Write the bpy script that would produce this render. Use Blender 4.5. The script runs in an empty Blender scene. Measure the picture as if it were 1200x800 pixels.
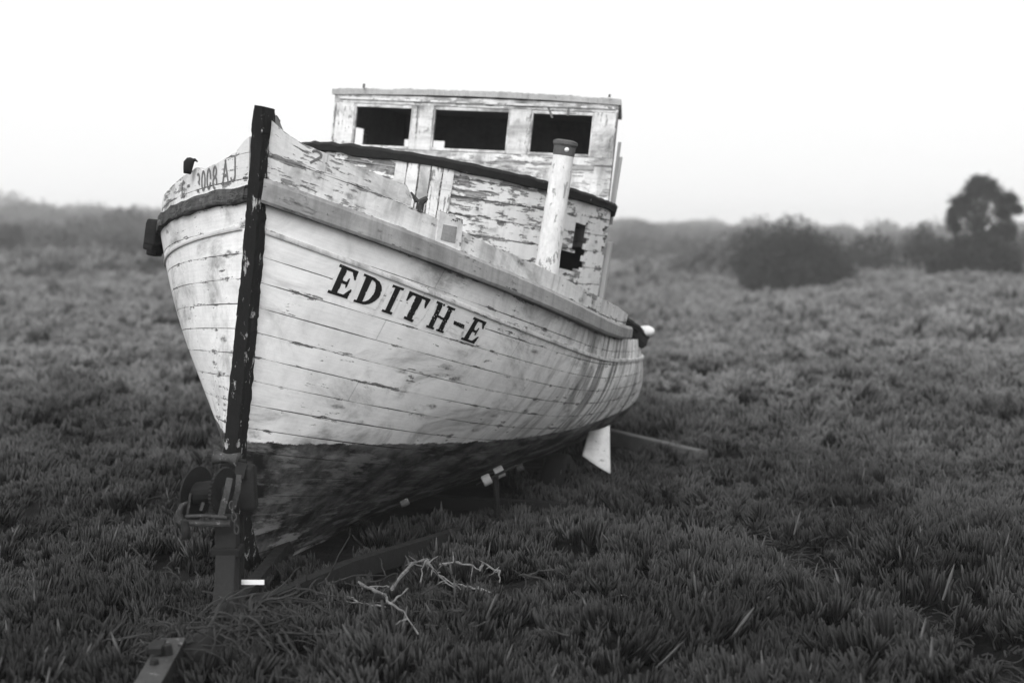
import bpy, math, random
import numpy as np
from mathutils import Vector, noise as mnoise
random.seed(7); RNG = np.random.default_rng(11)
CH = 1.8                      # eye height above the ground at the camera
F = 1667.0; YH = 279.32       # 50 mm lens on a 36 mm wide frame
sc = bpy.context.scene
COL = sc.collection

# ------------------------------------------------------------------ objects
def tag(o, label=None, cat=None, group=None, kind=None):
    if label: o['label'] = label
    if cat: o['category'] = cat
    if group: o['group'] = group
    if kind: o['kind'] = kind
    return o
def empty(name, loc):
    o = bpy.data.objects.new(name, None); COL.objects.link(o); o.location = loc
    o.empty_display_size = .1
    return o
def base_of(parent):
    b = Vector((0, 0, 0))
    while parent is not None:
        b += parent.location; parent = parent.parent
    return b
class MB:
    """collects faces of one mesh, world coordinates"""
    def __init__(s): s.v = []; s.f = []; s.a = {}
    def add(s, vs, fs, **attr):
        n = len(s.v); s.v += [tuple(map(float, p)) for p in vs]
        s.f += [tuple(i + n for i in f) for f in fs]
        for k, x in attr.items():
            s.a.setdefault(k, {})
            if np.isscalar(x): x = [x] * len(vs)
            for i, q in enumerate(x): s.a[k][n + i] = float(q)
        return n
    def box(s, o, ux, uy, uz, **attr):
        """box with corner o and edge vectors"""
        o, ux, uy, uz = map(Vector, (o, ux, uy, uz))
        vs = [o, o+ux, o+ux+uy, o+uy, o+uz, o+ux+uz, o+ux+uy+uz, o+uy+uz]
        s.add(vs, [(0,3,2,1),(4,5,6,7),(0,1,5,4),(1,2,6,5),(2,3,7,6),(3,0,4,7)], **attr)
    def tube(s, pts, rad, n=8, cap=True, **attr):
        pts = [Vector(p) for p in pts]
        if np.isscalar(rad): rad = [rad] * len(pts)
        vs = []; fs = []; prev = None
        for i, p in enumerate(pts):
            d = (pts[min(i+1, len(pts)-1)] - pts[max(i-1, 0)]).normalized()
            if prev is None:
                a = d.orthogonal().normalized()
            else:
                a = (prev - d * prev.dot(d)).normalized()
            prev = a; b = d.cross(a)
            for k in range(n):
                t = 2*math.pi*k/n
                vs.append(p + (a*math.cos(t) + b*math.sin(t)) * rad[i])
        for i in range(len(pts)-1):
            for k in range(n):
                fs.append((i*n+k, i*n+(k+1) % n, (i+1)*n+(k+1) % n, (i+1)*n+k))
        if cap:
            fs.append(tuple(range(n))[::-1]); fs.append(tuple((len(pts)-1)*n+k for k in range(n)))
        s.add(vs, fs, **attr)
    def grid(s, P, closed=False, flip=False, skip=None, **attr):
        """P (n,m,3) array"""
        n, m = P.shape[:2]; fs = []
        for i in range(n-1):
            for j in range(m-1 if not closed else m):
                if skip is not None and skip(i, j): continue
                q = (i*m+j, i*m+(j+1) % m, (i+1)*m+(j+1) % m, (i+1)*m+j)
                fs.append(q[::-1] if flip else q)
        at = {k: np.asarray(x).reshape(-1) for k, x in attr.items()}
        s.add(P.reshape(-1, 3), fs, **at)
    def build(s, name, mat, parent=None, smooth=False, bevel=0, solid=0, offset=-1):
        me = bpy.data.meshes.new(name)
        b = base_of(parent)
        me.from_pydata([(x-b.x, y-b.y, z-b.z) for x, y, z in s.v], [], s.f)
        for k, d in s.a.items():
            at = me.attributes.new(k, 'FLOAT', 'POINT')
            arr = np.zeros(len(s.v), dtype=np.float32)
            for i, q in d.items(): arr[i] = q
            at.data.foreach_set('value', arr)
        me.validate(); me.update()
        if smooth: me.polygons.foreach_set('use_smooth', [True]*len(me.polygons))
        me.materials.append(mat)
        o = bpy.data.objects.new(name, me); COL.objects.link(o)
        if parent is not None: o.parent = parent
        if solid:
            m = o.modifiers.new('solid', 'SOLIDIFY'); m.thickness = solid; m.offset = offset
        if bevel:
            m = o.modifiers.new('bevel', 'BEVEL'); m.width = bevel; m.segments = 2; m.limit_method = 'ANGLE'
        return o

# ------------------------------------------------------------------ materials
class NT:
    def __init__(s, name):
        s.m = bpy.data.materials.new(name); s.m.use_nodes = True
        s.t = s.m.node_tree; s.b = s.t.nodes['Principled BSDF']
    def n(s, typ, **kw):
        nd = s.t.nodes.new(typ)
        for k, v in kw.items(): setattr(nd, k, v)
        return nd
    def lk(s, a, b): s.t.links.new(a, b)
    def put(s, inp, v):
        if hasattr(v, 'is_linked') or hasattr(v, 'links'): s.lk(v, inp)
        else: inp.default_value = v
    def math(s, op, a, b=0.0, c=None, clamp=False):
        nd = s.n('ShaderNodeMath', operation=op, use_clamp=clamp)
        s.put(nd.inputs[0], a); s.put(nd.inputs[1], b)
        if c is not None: s.put(nd.inputs[2], c)
        return nd.outputs[0]
    def step(s, x, lo, hi, a=0.0, b=1.0):
        nd = s.n('ShaderNodeMapRange', interpolation_type='SMOOTHSTEP')
        s.put(nd.inputs['Value'], x); s.put(nd.inputs['From Min'], lo); s.put(nd.inputs['From Max'], hi)
        s.put(nd.inputs['To Min'], a); s.put(nd.inputs['To Max'], b)
        return nd.outputs['Result']
    def mix(s, f, a, b):
        nd = s.n('ShaderNodeMix', data_type='FLOAT'); 
        s.put(nd.inputs[0], f); s.put(nd.inputs[2], a); s.put(nd.inputs[3], b)
        return nd.outputs[0]
    def attr(s, name): return s.n('ShaderNodeAttribute', attribute_name=name).outputs['Fac']
    def xyz(s, x, y, z=0.0):
        nd = s.n('ShaderNodeCombineXYZ')
        for i, v in enumerate((x, y, z)): s.put(nd.inputs[i], v)
        return nd.outputs[0]
    def noise(s, vec, scale=1.0, detail=4, rough=.55, dist=0.0):
        nd = s.n('ShaderNodeTexNoise'); s.lk(vec, nd.inputs['Vector'])
        nd.inputs['Scale'].default_value = scale; nd.inputs['Detail'].default_value = detail
        nd.inputs['Roughness'].default_value = rough; nd.inputs['Distortion'].default_value = dist
        return nd.outputs['Fac']
    def wn(s, vec):
        nd = s.n('ShaderNodeTexWhiteNoise', noise_dimensions='3D'); s.lk(vec, nd.inputs['Vector']); return nd.outputs['Value']
    def vor(s, vec, scale=1.0, rnd=1.0):
        nd = s.n('ShaderNodeTexVoronoi', voronoi_dimensions='2D'); s.lk(vec, nd.inputs['Vector']); nd.inputs['Scale'].default_value = scale
        nd.inputs['Randomness'].default_value = rnd
        return nd.outputs['Distance']
    def geo(s): return s.n('ShaderNodeNewGeometry').outputs['Position']
    def obj(s): return s.n('ShaderNodeTexCoord').outputs['Object']
    def fin(s, col, rough=.7, bump=None, bstr=.5, bdist=.004, spec=.3, metal=0.0):
        cc = s.n('ShaderNodeCombineColor')
        for i in range(3): s.put(cc.inputs[i], col)
        s.lk(cc.outputs[0], s.b.inputs['Base Color'])
        s.put(s.b.inputs['Roughness'], rough); s.b.inputs['Specular IOR Level'].default_value = spec
        s.put(s.b.inputs['Metallic'], metal)
        if bump is not None:
            bp = s.n('ShaderNodeBump'); bp.inputs['Strength'].default_value = bstr
            bp.inputs['Distance'].default_value = bdist
            s.lk(bump, bp.inputs['Height']); s.lk(bp.outputs[0], s.b.inputs['Normal'])
        return s.m

def painted_planks(name, paint=.72, bare=.2, peel=.35, streak=0.0, seam=1.0, boot=None, dirt=.5, spots=1.0, seed=0.0, pw=.125):
    """weathered painted boards; attributes t (m along the board), pl (board index), bz (height)"""
    s = NT(name)
    t = s.attr('t'); pl = s.attr('pl'); bz = s.attr('bz')
    idx = s.math('FLOOR', pl); fr = s.math('FRACT', pl)
    y = s.math('MULTIPLY', pl, pw)
    P = s.xyz(t, y, seed)
    # boards
    sd = s.math('MULTIPLY', s.math('MINIMUM', fr, s.math('SUBTRACT', 1.0, fr)), pw)
    sn = s.noise(s.xyz(s.math('MULTIPLY', t, 2.2), s.math('MULTIPLY', s.math('ROUND', pl), 7.3), seed), 1.0, 5, .7)
    wdt = s.step(sn, .33, .75, .0004, .0062)
    sm = s.math('SUBTRACT', 1.0, s.step(sd, s.math('MULTIPLY', wdt, .25), wdt))
    sm = s.math('MULTIPLY', sm, s.step(sn, .36, .5, .3, 1.0))
    # butt joints
    jt = s.math('FRACT', s.math('ADD', s.math('MULTIPLY', t, .43), s.math('MULTIPLY', s.wn(s.xyz(idx, 3.0, seed)), 1.0)))
    jn = s.math('LESS_THAN', s.math('ABSOLUTE', s.math('SUBTRACT', jt, .5)), .0011)
    sm = s.math('MULTIPLY', s.math('MAXIMUM', sm, s.math('MULTIPLY', jn, .3)), seam)
    tint = s.math('MULTIPLY', s.math('SUBTRACT', s.wn(s.xyz(idx, 1.0, seed)), .5), .09)
    # long grain
    G = s.xyz(s.math('MULTIPLY', t, 5.0), s.math('MULTIPLY', y, 90.0), s.math('ADD', idx, seed))
    grain = s.noise(G, 1.0, 6, .65)
    fine = s.noise(P, 38.0, 8, .7)
    mid = s.noise(P, 7.5, 10, .7, .5)
    low = s.noise(P, 1.3, 4, .5)
    # peeling
    pk = s.math('ADD', s.math('MULTIPLY', mid, .5), s.math('MULTIPLY', s.noise(s.xyz(s.math('MULTIPLY', t, 7.0), s.math('MULTIPLY', y, 42.0), seed+2), 1.0, 8, .7), .5))
    pk = s.math('ADD', pk, s.math('MULTIPLY', s.math('SUBTRACT', low, .5), .22))
    thr = .5 + (.5-peel)*.42
    edge = s.math('MULTIPLY', s.math('SUBTRACT', 1.0, s.step(sd, 0.0, .022)), .05)
    pk = s.math('ADD', pk, edge)
    pm = s.step(pk, thr, thr+.018)
    # nail stains and knots
    V = s.vor(s.xyz(s.math('ADD', s.math('MULTIPLY', t, 4.3), s.math('MULTIPLY', s.noise(P, 30, 3), .25)), s.math('ADD', pl, s.math('MULTIPLY', s.noise(P, 26, 3), .35)), seed), 1.0, .8)
    sp = s.math('MULTIPLY', s.math('SUBTRACT', 1.0, s.step(V, .05, .2)), s.step(s.noise(P, 2.4, 2), .5, .62))
    sp = s.math('MULTIPLY', sp, s.math('MULTIPLY', s.step(fine, .4, .62, .35, 1.0), spots))
    # colour
    c = s.math('ADD', paint, tint)
    c = s.math('ADD', c, s.math('MULTIPLY', s.math('SUBTRACT', mid, .5), 0.2*dirt*2))
    c = s.math('ADD', c, s.math('MULTIPLY', s.math('SUBTRACT', grain, .5), .22*dirt))
    c = s.math('ADD', c, s.math('MULTIPLY', s.math('SUBTRACT', fine, .5), .16*dirt))
    # soft grime clouds
    gr = s.step(s.noise(P, 2.6, 7, .68, .8), .46, .72)
    c = s.math('MULTIPLY', c, s.math('SUBTRACT', 1.0, s.math('MULTIPLY', gr, .5*dirt)))
    if streak:
        q = s.noise(s.xyz(s.math('MULTIPLY', t, 9.0), s.math('MULTIPLY', y, .9), seed+5), 1.0, 5, .62, .25)
        q2 = s.noise(s.xyz(s.math('MULTIPLY', t, 26.0), s.math('MULTIPLY', y, 2.5), seed+6), 1.0, 4, .6)
        far = s.step(t, .9, 3.0, .1, 1.0)
        k = s.math('MULTIPLY', s.step(q, .45, .66), far)
        k = s.math('ADD', k, s.math('MULTIPLY', s.step(q2, .55, .75), s.math('MULTIPLY', far, .5)), clamp=True)
        c = s.math('MULTIPLY', c, s.math('SUBTRACT', 1.0, s.math('MULTIPLY', k, streak)))
    bw = s.math('MULTIPLY', bare, s.step(s.math('ADD', s.math('MULTIPLY', grain, .5), s.math('MULTIPLY', mid, .5)), .38, .66, .12, 2.0))
    c = s.mix(pm, c, bw)
    c = s.mix(s.math('MULTIPLY', sp, .8), c, .09)
    h = s.math('ADD', s.math('MULTIPLY', pm, -.5), s.math('MULTIPLY', grain, .25))
    rough = s.mix(pm, .6, .85)
    if boot is not None:
        w0, w1 = boot
        wl = s.math('ADD', w0, s.math('MULTIPLY', t, w1))
        e = s.math('SUBTRACT', s.math('ADD', bz, s.math('MULTIPLY', s.math('SUBTRACT', s.noise(P, 9.0, 9, .75), .5), .085)), wl)
        bm = s.math('SUBTRACT', 1.0, s.step(e, -.004, .004))
        scr = s.noise(s.xyz(s.math('MULTIPLY', t, 3.0), s.math('MULTIPLY', y, 10.0), 9.0), 1.0, 8, .68)
        low_b = s.step(bz, w0-.62, w0-.3, 1.0, 0.0)
        a = s.step(scr, .5, .6)
        an = s.math('ADD', .006, s.math('MULTIPLY', s.step(s.noise(P, 5.0, 8, .7), .35, .7), .17))
        an = s.mix(s.math('MULTIPLY', a, s.math('ADD', .4, s.math('MULTIPLY', low_b, .6))), an, .36)
        stz = s.step(s.noise(P, 3.2, 6, .6), .5, .7)
        an = s.math('MULTIPLY', an, s.math('SUBTRACT', 1.0, s.math('MULTIPLY', stz, .75)))
        c = s.mix(bm, c, an)
        h = s.math('ADD', h, s.math('MULTIPLY', bm, s.math('MULTIPLY', scr, .6)))
        rough = s.mix(bm, rough, .8)
    c = s.mix(s.math('MULTIPLY', sm, .88), c, .02)
    h = s.math('SUBTRACT', h, s.math('MULTIPLY', sm, 2.0))
    c = s.math('MAXIMUM', c, .012)
    return s.fin(c, rough, h, .75, .003, .14)

def plain(name, col, var=.4, scale=12, rough=.6, metal=0.0, bump=.3, flecks=0.0, fleckcol=.5, spec=.13, stretch=None):
    s = NT(name); p = s.obj()
    if stretch:
        mp = s.n('ShaderNodeMapping'); mp.inputs['Scale'].default_value = stretch; s.lk(p, mp.inputs['Vector']); p = mp.outputs[0]
    a = s.noise(p, scale, 8, .68); b = s.noise(p, scale*6, 6, .7)
    c = s.math('MULTIPLY', col, s.math('ADD', 1.0, s.math('MULTIPLY', s.math('SUBTRACT', s.math('ADD', s.math('MULTIPLY', a, .6), s.math('MULTIPLY', b, .4)), .5), var*4)))
    if flecks:
        f = s.step(s.noise(p, scale*1.7, 9, .74), .74-flecks*.3, .76-flecks*.3)
        c = s.mix(f, c, fleckcol)
    c = s.math('MAXIMUM', c, .006)
    return s.fin(c, s.step(a, .3, .7, rough-.12, min(1, rough+.15)), b, bump, .004, spec, metal)

M = {}
M['hull'] = painted_planks('hull_paint', .88, .16, .29, .85, 1.0, (-1.2164, .0051), 1.25, 1.25, 0.0)
M['bulwark'] = painted_planks('bulwark_paint', .76, .18, .38, .3, 1.0, None, 1.1, 1.0, 21.0)
M['trunk'] = painted_planks('trunk_paint', .82, .2, .46, .1, 1.0, None, .6, .8, 43.0, .11)
M['house'] = painted_planks('house_paint', .68, .24, .42, .4, .4, None, 1.6, .5, 61.0, .2)
M['rail_grey'] = painted_planks('rail_grey', .3, .16, .3, .25, .15, None, .7, .9, 71.0, .12)
M['rail_dark'] = painted_planks('rail_dark', .08, .05, .52, .2, .3, None, .9, .8, 77.0, .06)
M['mould'] = painted_planks('mould_paint', .66, .2, .3, .5, 0.0, None, .6, .5, 83.0, .05)
M['stem'] = plain('stem_tar', .013, .6, 14, .75, 0, 1.0, .5, .4, .12, (1, 1, .35))
M['stem_pale'] = plain('stem_pale', .3, .5, 12, .75, 0, .8, 0, .4, .3, (1, 1, .3))
M['trim'] = plain('trim_rot', .02, .7, 12, .9, 0, 1.0, .3, .3)
M['roof'] = plain('roof_paint', .42, .35, 5, .8, 0, .6, .25, .14)
M['pipe'] = plain('pipe_paint', .74, .35, 9, .75, 0, 1.2, .58, .34, .1, (1, 1, .5))
M['pipe_cap'] = plain('pipe_cap', .1, .4, 20, .8, 0, .6)
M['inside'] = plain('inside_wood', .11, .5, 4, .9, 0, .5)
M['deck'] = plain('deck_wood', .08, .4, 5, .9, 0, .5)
M['letter'] = plain('letter_paint', .014, .4, 30, .55, 0, .4, .06, .25)
M['letter_bg'] = plain('letter_ground_paint', .84, .1, 14, .6, 0, .3)
M['faint'] = plain('faded_letter_paint', .16, .5, 25, .7, 0, .3, .3, .5)
M['white'] = plain('white_plastic', .85, .05, 6, .45)
M['rust'] = plain('rusty_steel', .014, .6, 18, .75, 0, 1.0, .25, .12, .2)
M['rust_pale'] = plain('worn_galvanised_steel', .055, .9, 16, .7, .1, 1.0, .5, .2)
M['steel_dark'] = plain('dark_steel', .01, .5, 14, .75, 0, .7, .2, .06, .2)
M['post'] = plain('post_paint', .016, .5, 10, .75, 0, .8, .3, .1, .2, (1, 1, .25))
M['panel'] = plain('mudguard_paint', .72, .3, 9, .6, 0, .5, .45, .3)
M['rubber'] = plain('rubber', .015, .4, 18, .8)
M['roller'] = plain('roller_plastic', .3, .2, 16, .6)
M['beam'] = plain('weathered_beam', .1, .4, 10, .9, 0, .8, 0, .3, .3, (.6, 1, 1))
M['twig'] = plain('dead_twig', .16, 1.2, 26, .85, 0, 1.0, .4, .05)
M['dead'] = plain('dead_stem', .035, .9, 22, .9, 0, .8, .3, .3)

def leaf_mat(name, dark, light, rough=.45, trans=0.0):
    s = NT(name)
    info = s.n('ShaderNodeObjectInfo').outputs['Random']
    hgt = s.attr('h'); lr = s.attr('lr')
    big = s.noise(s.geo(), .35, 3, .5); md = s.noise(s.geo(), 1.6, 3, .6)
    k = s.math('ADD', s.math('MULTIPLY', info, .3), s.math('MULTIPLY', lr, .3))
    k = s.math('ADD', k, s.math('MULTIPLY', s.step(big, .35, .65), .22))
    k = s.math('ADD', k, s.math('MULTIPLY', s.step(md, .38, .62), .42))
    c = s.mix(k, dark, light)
    c = s.math('MULTIPLY', c, s.math('ADD', .22, s.math('MULTIPLY', s.math('POWER', hgt, 3.0), 1.75)))  # sunlit tips and shaded gaps painted into the leaf colour by height
    if trans:   # far plants painted paler, putting lit tops and haze into the leaf colour
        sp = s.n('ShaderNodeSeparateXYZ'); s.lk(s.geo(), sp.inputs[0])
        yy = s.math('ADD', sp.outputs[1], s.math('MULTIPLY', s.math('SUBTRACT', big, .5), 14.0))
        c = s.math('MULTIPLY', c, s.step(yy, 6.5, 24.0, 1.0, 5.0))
    c = s.mix(s.math('GREATER_THAN', lr, .993), c, min(.16, light*2.6))
    return s.fin(c, rough, None, spec=.1)
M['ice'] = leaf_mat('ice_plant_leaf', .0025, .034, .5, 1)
M['bush'] = leaf_mat('bush_leaf', .04, .1, .6)
M['tree'] = leaf_mat('tree_leaf', .018, .045, .6)
M['scrub'] = leaf_mat('scrub_leaf', .06, .17, .7)
M['bark'] = plain('bark', .05, .4, 6, .9)
def soil():
    s = NT('soil'); p = s.geo()
    a = s.noise(p, 3.0, 10, .75); b = s.noise(p, .25, 4, .6)
    c = s.math('ADD', .008, s.math('MULTIPLY', s.step(a, .4, .75), .025))
    c = s.math('ADD', c, s.math('MULTIPLY', s.step(b, .4, .7), .02))
    return s.fin(c, .95, a, 1.0, .12, .05)
M['soil'] = soil()

# ------------------------------------------------------------------ boat form
PH = dict(X0=-1.2628, Z0=.178, yaw=16.0677, pit=1.3852, rol=8.746, B=1.3186, L=2.6627, p=3.3803, s1=-.3396, s2=.0488, D=1.9807,
          q=2.8473, m=.804, L1=2.3869, p1=-.227, r1=.1304, r2=.6177, zf=1.2636, fl=-.0757, tap=.1393)
def rot():
    y, t, r = np.radians([PH['yaw'], PH['pit'], PH['rol']])
    R1 = np.array([[np.cos(r), 0, np.sin(r)], [0, 1, 0], [-np.sin(r), 0, np.cos(r)]])
    R2 = np.array([[1, 0, 0], [0, np.cos(t), np.sin(t)], [0, -np.sin(t), np.cos(t)]])
    R3 = np.array([[np.cos(y), np.sin(y), 0], [-np.sin(y), np.cos(y), 0], [0, 0, 1]])
    return R3 @ R2 @ R1
RM = rot(); TR = np.array([PH['X0'], 7.0, PH['Z0'] + CH])
def W(b, t, z):
    """boat coordinates (to port, aft, up) -> world"""
    q = np.stack(np.broadcast_arrays(np.asarray(b, float), np.asarray(t, float), np.asarray(z, float)), -1)
    return q @ RM.T + TR
def Wv(b, t, z): return Vector(W(b, t, z))
AX_B, AX_T, AX_Z = Vector(RM[:, 0]), Vector(RM[:, 1]), Vector(RM[:, 2])
TEND = 6.2
def sheer(t):
    t = np.asarray(t, float); q = PH['s1']*t + PH['s2']*t*t
    return np.where(t > 3, PH['s1']*3 + PH['s2']*9 - .06*(t-3), q)
def stemt(z): return -PH['r1']*z + PH['r2']*np.maximum(0, -z-PH['zf'])**2
def hull_bz(t, d):
    t = np.asarray(t, float); zs = sheer(t); zb = -PH['D'] + 0*t
    z = zs + d*(zb-zs); dc = np.clip(d, 0, 1)
    Bd = PH['B']*np.maximum(0, 1-dc**PH['q'])**(1/PH['m'])*(1-PH['fl']*d*np.exp(-t))
    L = PH['L'] + PH['L1']*d
    tau = np.clip((t-stemt(z))/L, 0, 1); p = PH['p'] + PH['p1']*d
    b = Bd*(1-(1-tau)**p)*(1-PH['tap']*np.maximum(0, t-L)**2*.3) + .03
    return b, z
def hull_w(side, t, d, off=0.0):
    b, z = hull_bz(t, d); P = W(side*b, t, z)
    if np.any(off):
        e = 1e-3
        b1, z1 = hull_bz(np.asarray(t)+e, d); b2, z2 = hull_bz(t, np.asarray(d)+e)
        n = np.cross(W(side*b1, np.asarray(t)+e, z1)-P, W(side*b2, t, z2)-P)
        n /= np.linalg.norm(n, axis=-1, keepdims=True)+1e-12
        s = np.sign((n @ RM[:, 0]))*side; n = n*s[..., None]
        P = P + n*np.asarray(off)[..., None]
    return P
PITCH = math.atan((YH-400)/F)
def proj(w):
    w = np.asarray(w, float); z = w[..., 2]-CH; c, s = math.cos(PITCH), math.sin(PITCH)
    d = w[..., 1]*c + z*s; u = -w[..., 1]*s + z*c
    return np.stack([600+F*w[..., 0]/d, 400-F*u/d], -1)
def at(x, y, dist, up=None):
    """a point seen in direction (x, y) at real distance dist (m along the view)"""
    dz = math.tan(math.atan((400-y)/F)+PITCH)
    return Vector(((x-600)/F*dist*1.0, dist, CH + dz*dist))
def solve(fn, target, x0):
    x = np.array(x0, float)
    for _ in range(40):
        r = proj(fn(*x))-target
        J = np.zeros((2, 2))
        for i in range(2):
            h = np.zeros(2); h[i] = 1e-4; J[:, i] = (proj(fn(*(x+h)))-target-r)/1e-4
        dx = np.linalg.lstsq(J, -r, rcond=None)[0]
        x = x + np.clip(dx, -.15, .15)
        if np.abs(dx).max() < 1e-6: break
    return x

boat = empty('fishing_boat', W(0, 2.5, -1.98))
tag(boat, 'old white wooden fishing boat with peeling paint and a black stem, on a trailer', 'boat')

NPL = 16.0
mb = MB()
ds = np.concatenate([np.linspace(0, .97, 57), [.985, 1.0]])
for side in (1, -1):
    rows = []; T = []; 
    for d in ds:
        ts = 0.0
        for _ in range(12):
            _, z = hull_bz(ts, d); ts = float(stemt(z))
        s = np.linspace(0, 1, 90)**1.7
        tt = ts + (TEND-ts)*s
        rows.append(hull_w(side, tt, np.full_like(tt, d))); T.append(tt)
    Pg = np.array(rows); T = np.array(T)
    BZ = np.array([hull_bz(T[i], ds[i])[1] for i in range(len(ds))])
    mb.grid(Pg, flip=(side == 1), t=T, pl=np.repeat(ds[:, None]*NPL, 90, 1) + (0 if side == 1 else 40), bz=BZ)
    # transom half
ed = []
bb, zz = hull_bz(np.full(len(ds), TEND), ds)
tr = np.stack([W(-bb, TEND, zz), W(bb, TEND, zz)], 1)
mb.grid(tr, t=np.stack([0*bb, 2*bb], 1), pl=np.repeat(ds[:, None]*NPL, 2, 1), bz=np.stack([zz, zz], 1))
# plank keel under the garboards
hull = mb.build('hull', M['hull'], boat, smooth=True)
mb = MB()
kt = np.linspace(.55, TEND-.1, 30)
K = np.stack([W(-.045, kt, -1.95), W(.045, kt, -1.95), W(.04, kt, -2.04), W(-.04, kt, -2.04)], 1)
mb.grid(K, closed=True, t=np.repeat(kt[:, None], 4, 1), pl=np.tile([[0, .3, 1.2, 1.4]], (30, 1)), bz=np.full((30, 4), -1.95))
mb.build('keel', M['hull'], boat)

# stem post
mb = MB(); zz = np.concatenate([np.linspace(.46, -1.2, 110), np.linspace(-1.22, -2.03, 50)])
cs = []
for i, z in enumerate(zz):
    ts = float(stemt(z)); w = .034 + .005*mnoise.noise(Vector((z*3, 1, 2))) + .011*min(1, max(0, (-z+.2)/1.2)); bo = float(np.interp(z, [-2, -1.2, -.25, .2, .46], [0, .004, .022, .018, .012]))
    j = .006*mnoise.noise(Vector((z*7, 5, 2))); w += .005*mnoise.noise(Vector((z*21, 8, 2)))+.003*mnoise.noise(Vector((z*60, 8, 2))); fw = w*.82
    tp = max(0, (z-.38)/.08)
    w2 = w*(1-.25*tp)
    cs.append([W(bo-w2-.002, ts+.06, z), W(bo-w2, ts-.045+j, z), W(bo-fw*(1-.3*tp), ts-.062+j, z), W(bo+fw*(1-.3*tp), ts-.062, z), W(bo+w2, ts-.045, z), W(bo+w2+.004, ts+.06, z)])
cs = np.array(cs); mb.grid(cs, closed=True, flip=True)
n = len(mb.v)
mb.f.append((0, 1, 2, 3, 4, 5)); mb.f.append(tuple(n-6+k for k in range(6))[::-1])
stem = mb.build('stem_post', M['stem'], boat)
# pale knee behind the stem head
mb = MB(); cs = []
for z, a in ((.43, .11), (.38, .17), (.3, .2), (.1, .2)):
    ts = float(stemt(z)); cs.append([W(-.018, ts+.063, z), W(.052, ts+.063, z), W(.05, ts+a, z-.02), W(-.02, ts+a, z-.02)])
mb.grid(np.array(cs), closed=True, flip=True); mb.f.append((3, 2, 1, 0))
mb.build('stem_knee', M['stem_pale'], boat, bevel=.004)

# rubbing rails: guard along the sheer and a thin moulding below it
def rail(side, t0, t1, h0, h1, pr, zoff, n=110, ragged=0.0, zfun=None, seed=0, droop=0):
    tt = np.linspace(0, 1, n)**1.5*(t1-t0)+t0
    R = []
    for i, t in enumerate(tt):
        zs = float(sheer(t)); h = h0+(h1-h0)*min(1, t/3.5); b, _ = hull_bz(t, 0.0)
        # find the hull at the rail's own height
        D = (zs - (-PH['D'])); zc = zoff(t) if callable(zoff) else zoff
        dlow = max(0.0, -zc/D); b, _ = hull_bz(t, dlow)
        e = 1e-3; b2, _ = hull_bz(t+e, dlow); sl = math.atan2(float(b2-b), e)
        nt, nb = -math.sin(sl), math.cos(sl)
        r1 = ragged*mnoise.noise(Vector((t*7, seed, 0))); r2 = ragged*mnoise.noise(Vector((t*9, seed+4, 3)))
        P1 = pr+r1
        z0 = zs+zc+r2*.7; z1 = z0+h
        row = []
        for (o, z) in ((-.02, z0), (P1*.85, z0+.004), (P1, z0+.018), (P1, z1-.02), (P1*.8, z1-.004), (-.02, z1+.004)):
            row.append(W(side*(float(b)+nb*o), t+nt*o, z))
        R.append(row)
    return np.array(R), tt
def add_rail(name, side, mat, t0, t1, h0, h1, pr, zoff, **kw):
    mb = MB(); R, tt = rail(side, t0, t1, h0, h1, pr, zoff, **kw)
    arc = np.concatenate([[0], np.cumsum(np.linalg.norm(np.diff(R[:, 2], axis=0), axis=1))])
    mb.grid(R, closed=True, flip=(side == -1), t=np.repeat(arc[:, None]+5*side, 6, 1), pl=np.tile([[.05, .2, .3, .75, .85, .95]], (len(tt), 1)), bz=np.zeros((len(tt), 6)))
    n = len(mb.v); mb.f.append(tuple(range(6))); mb.f.append(tuple(n-6+k for k in range(6))[::-1])
    return mb.build(name, mat, boat)
g = add_rail('guard_rail', 1, M['rail_grey'], .0, 2.97, .125, .085, .055, .0, ragged=.003)
g['label'] = 'grey guard rail along the port side'
g = add_rail('guard_rail', -1, M['rail_dark'], .0, TEND, .085, .07, .03, -.005, ragged=.02, seed=9)
g['label'] = 'rotten dark guard rail along the starboard side'
add_rail('moulding', 1, M['mould'], .04, TEND, .03, .026, .014, lambda t: -.135-.025*min(1, t), ragged=.001)
add_rail('moulding', -1, M['mould'], .04, TEND, .03, .026, .014, lambda t: -.135-.025*min(1, t), ragged=.001)
# dark broken rail stub at the shoulder, starboard, and the guard's split end aft
mb = MB()
for k in range(4):
    t = 1.02+.1*k; b, _ = hull_bz(t, 0.0); z = float(sheer(t))
    mb.box(W(-b-.075-.012*(k % 2), t-.05, z-.07-.015*(k % 3)), AX_B*.07, AX_T*.085, AX_Z*(.15+.02*(k % 2)), t=k, pl=.3, bz=0)
mb.build('rail_stub', M['trim'], boat, bevel=.012)

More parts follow.
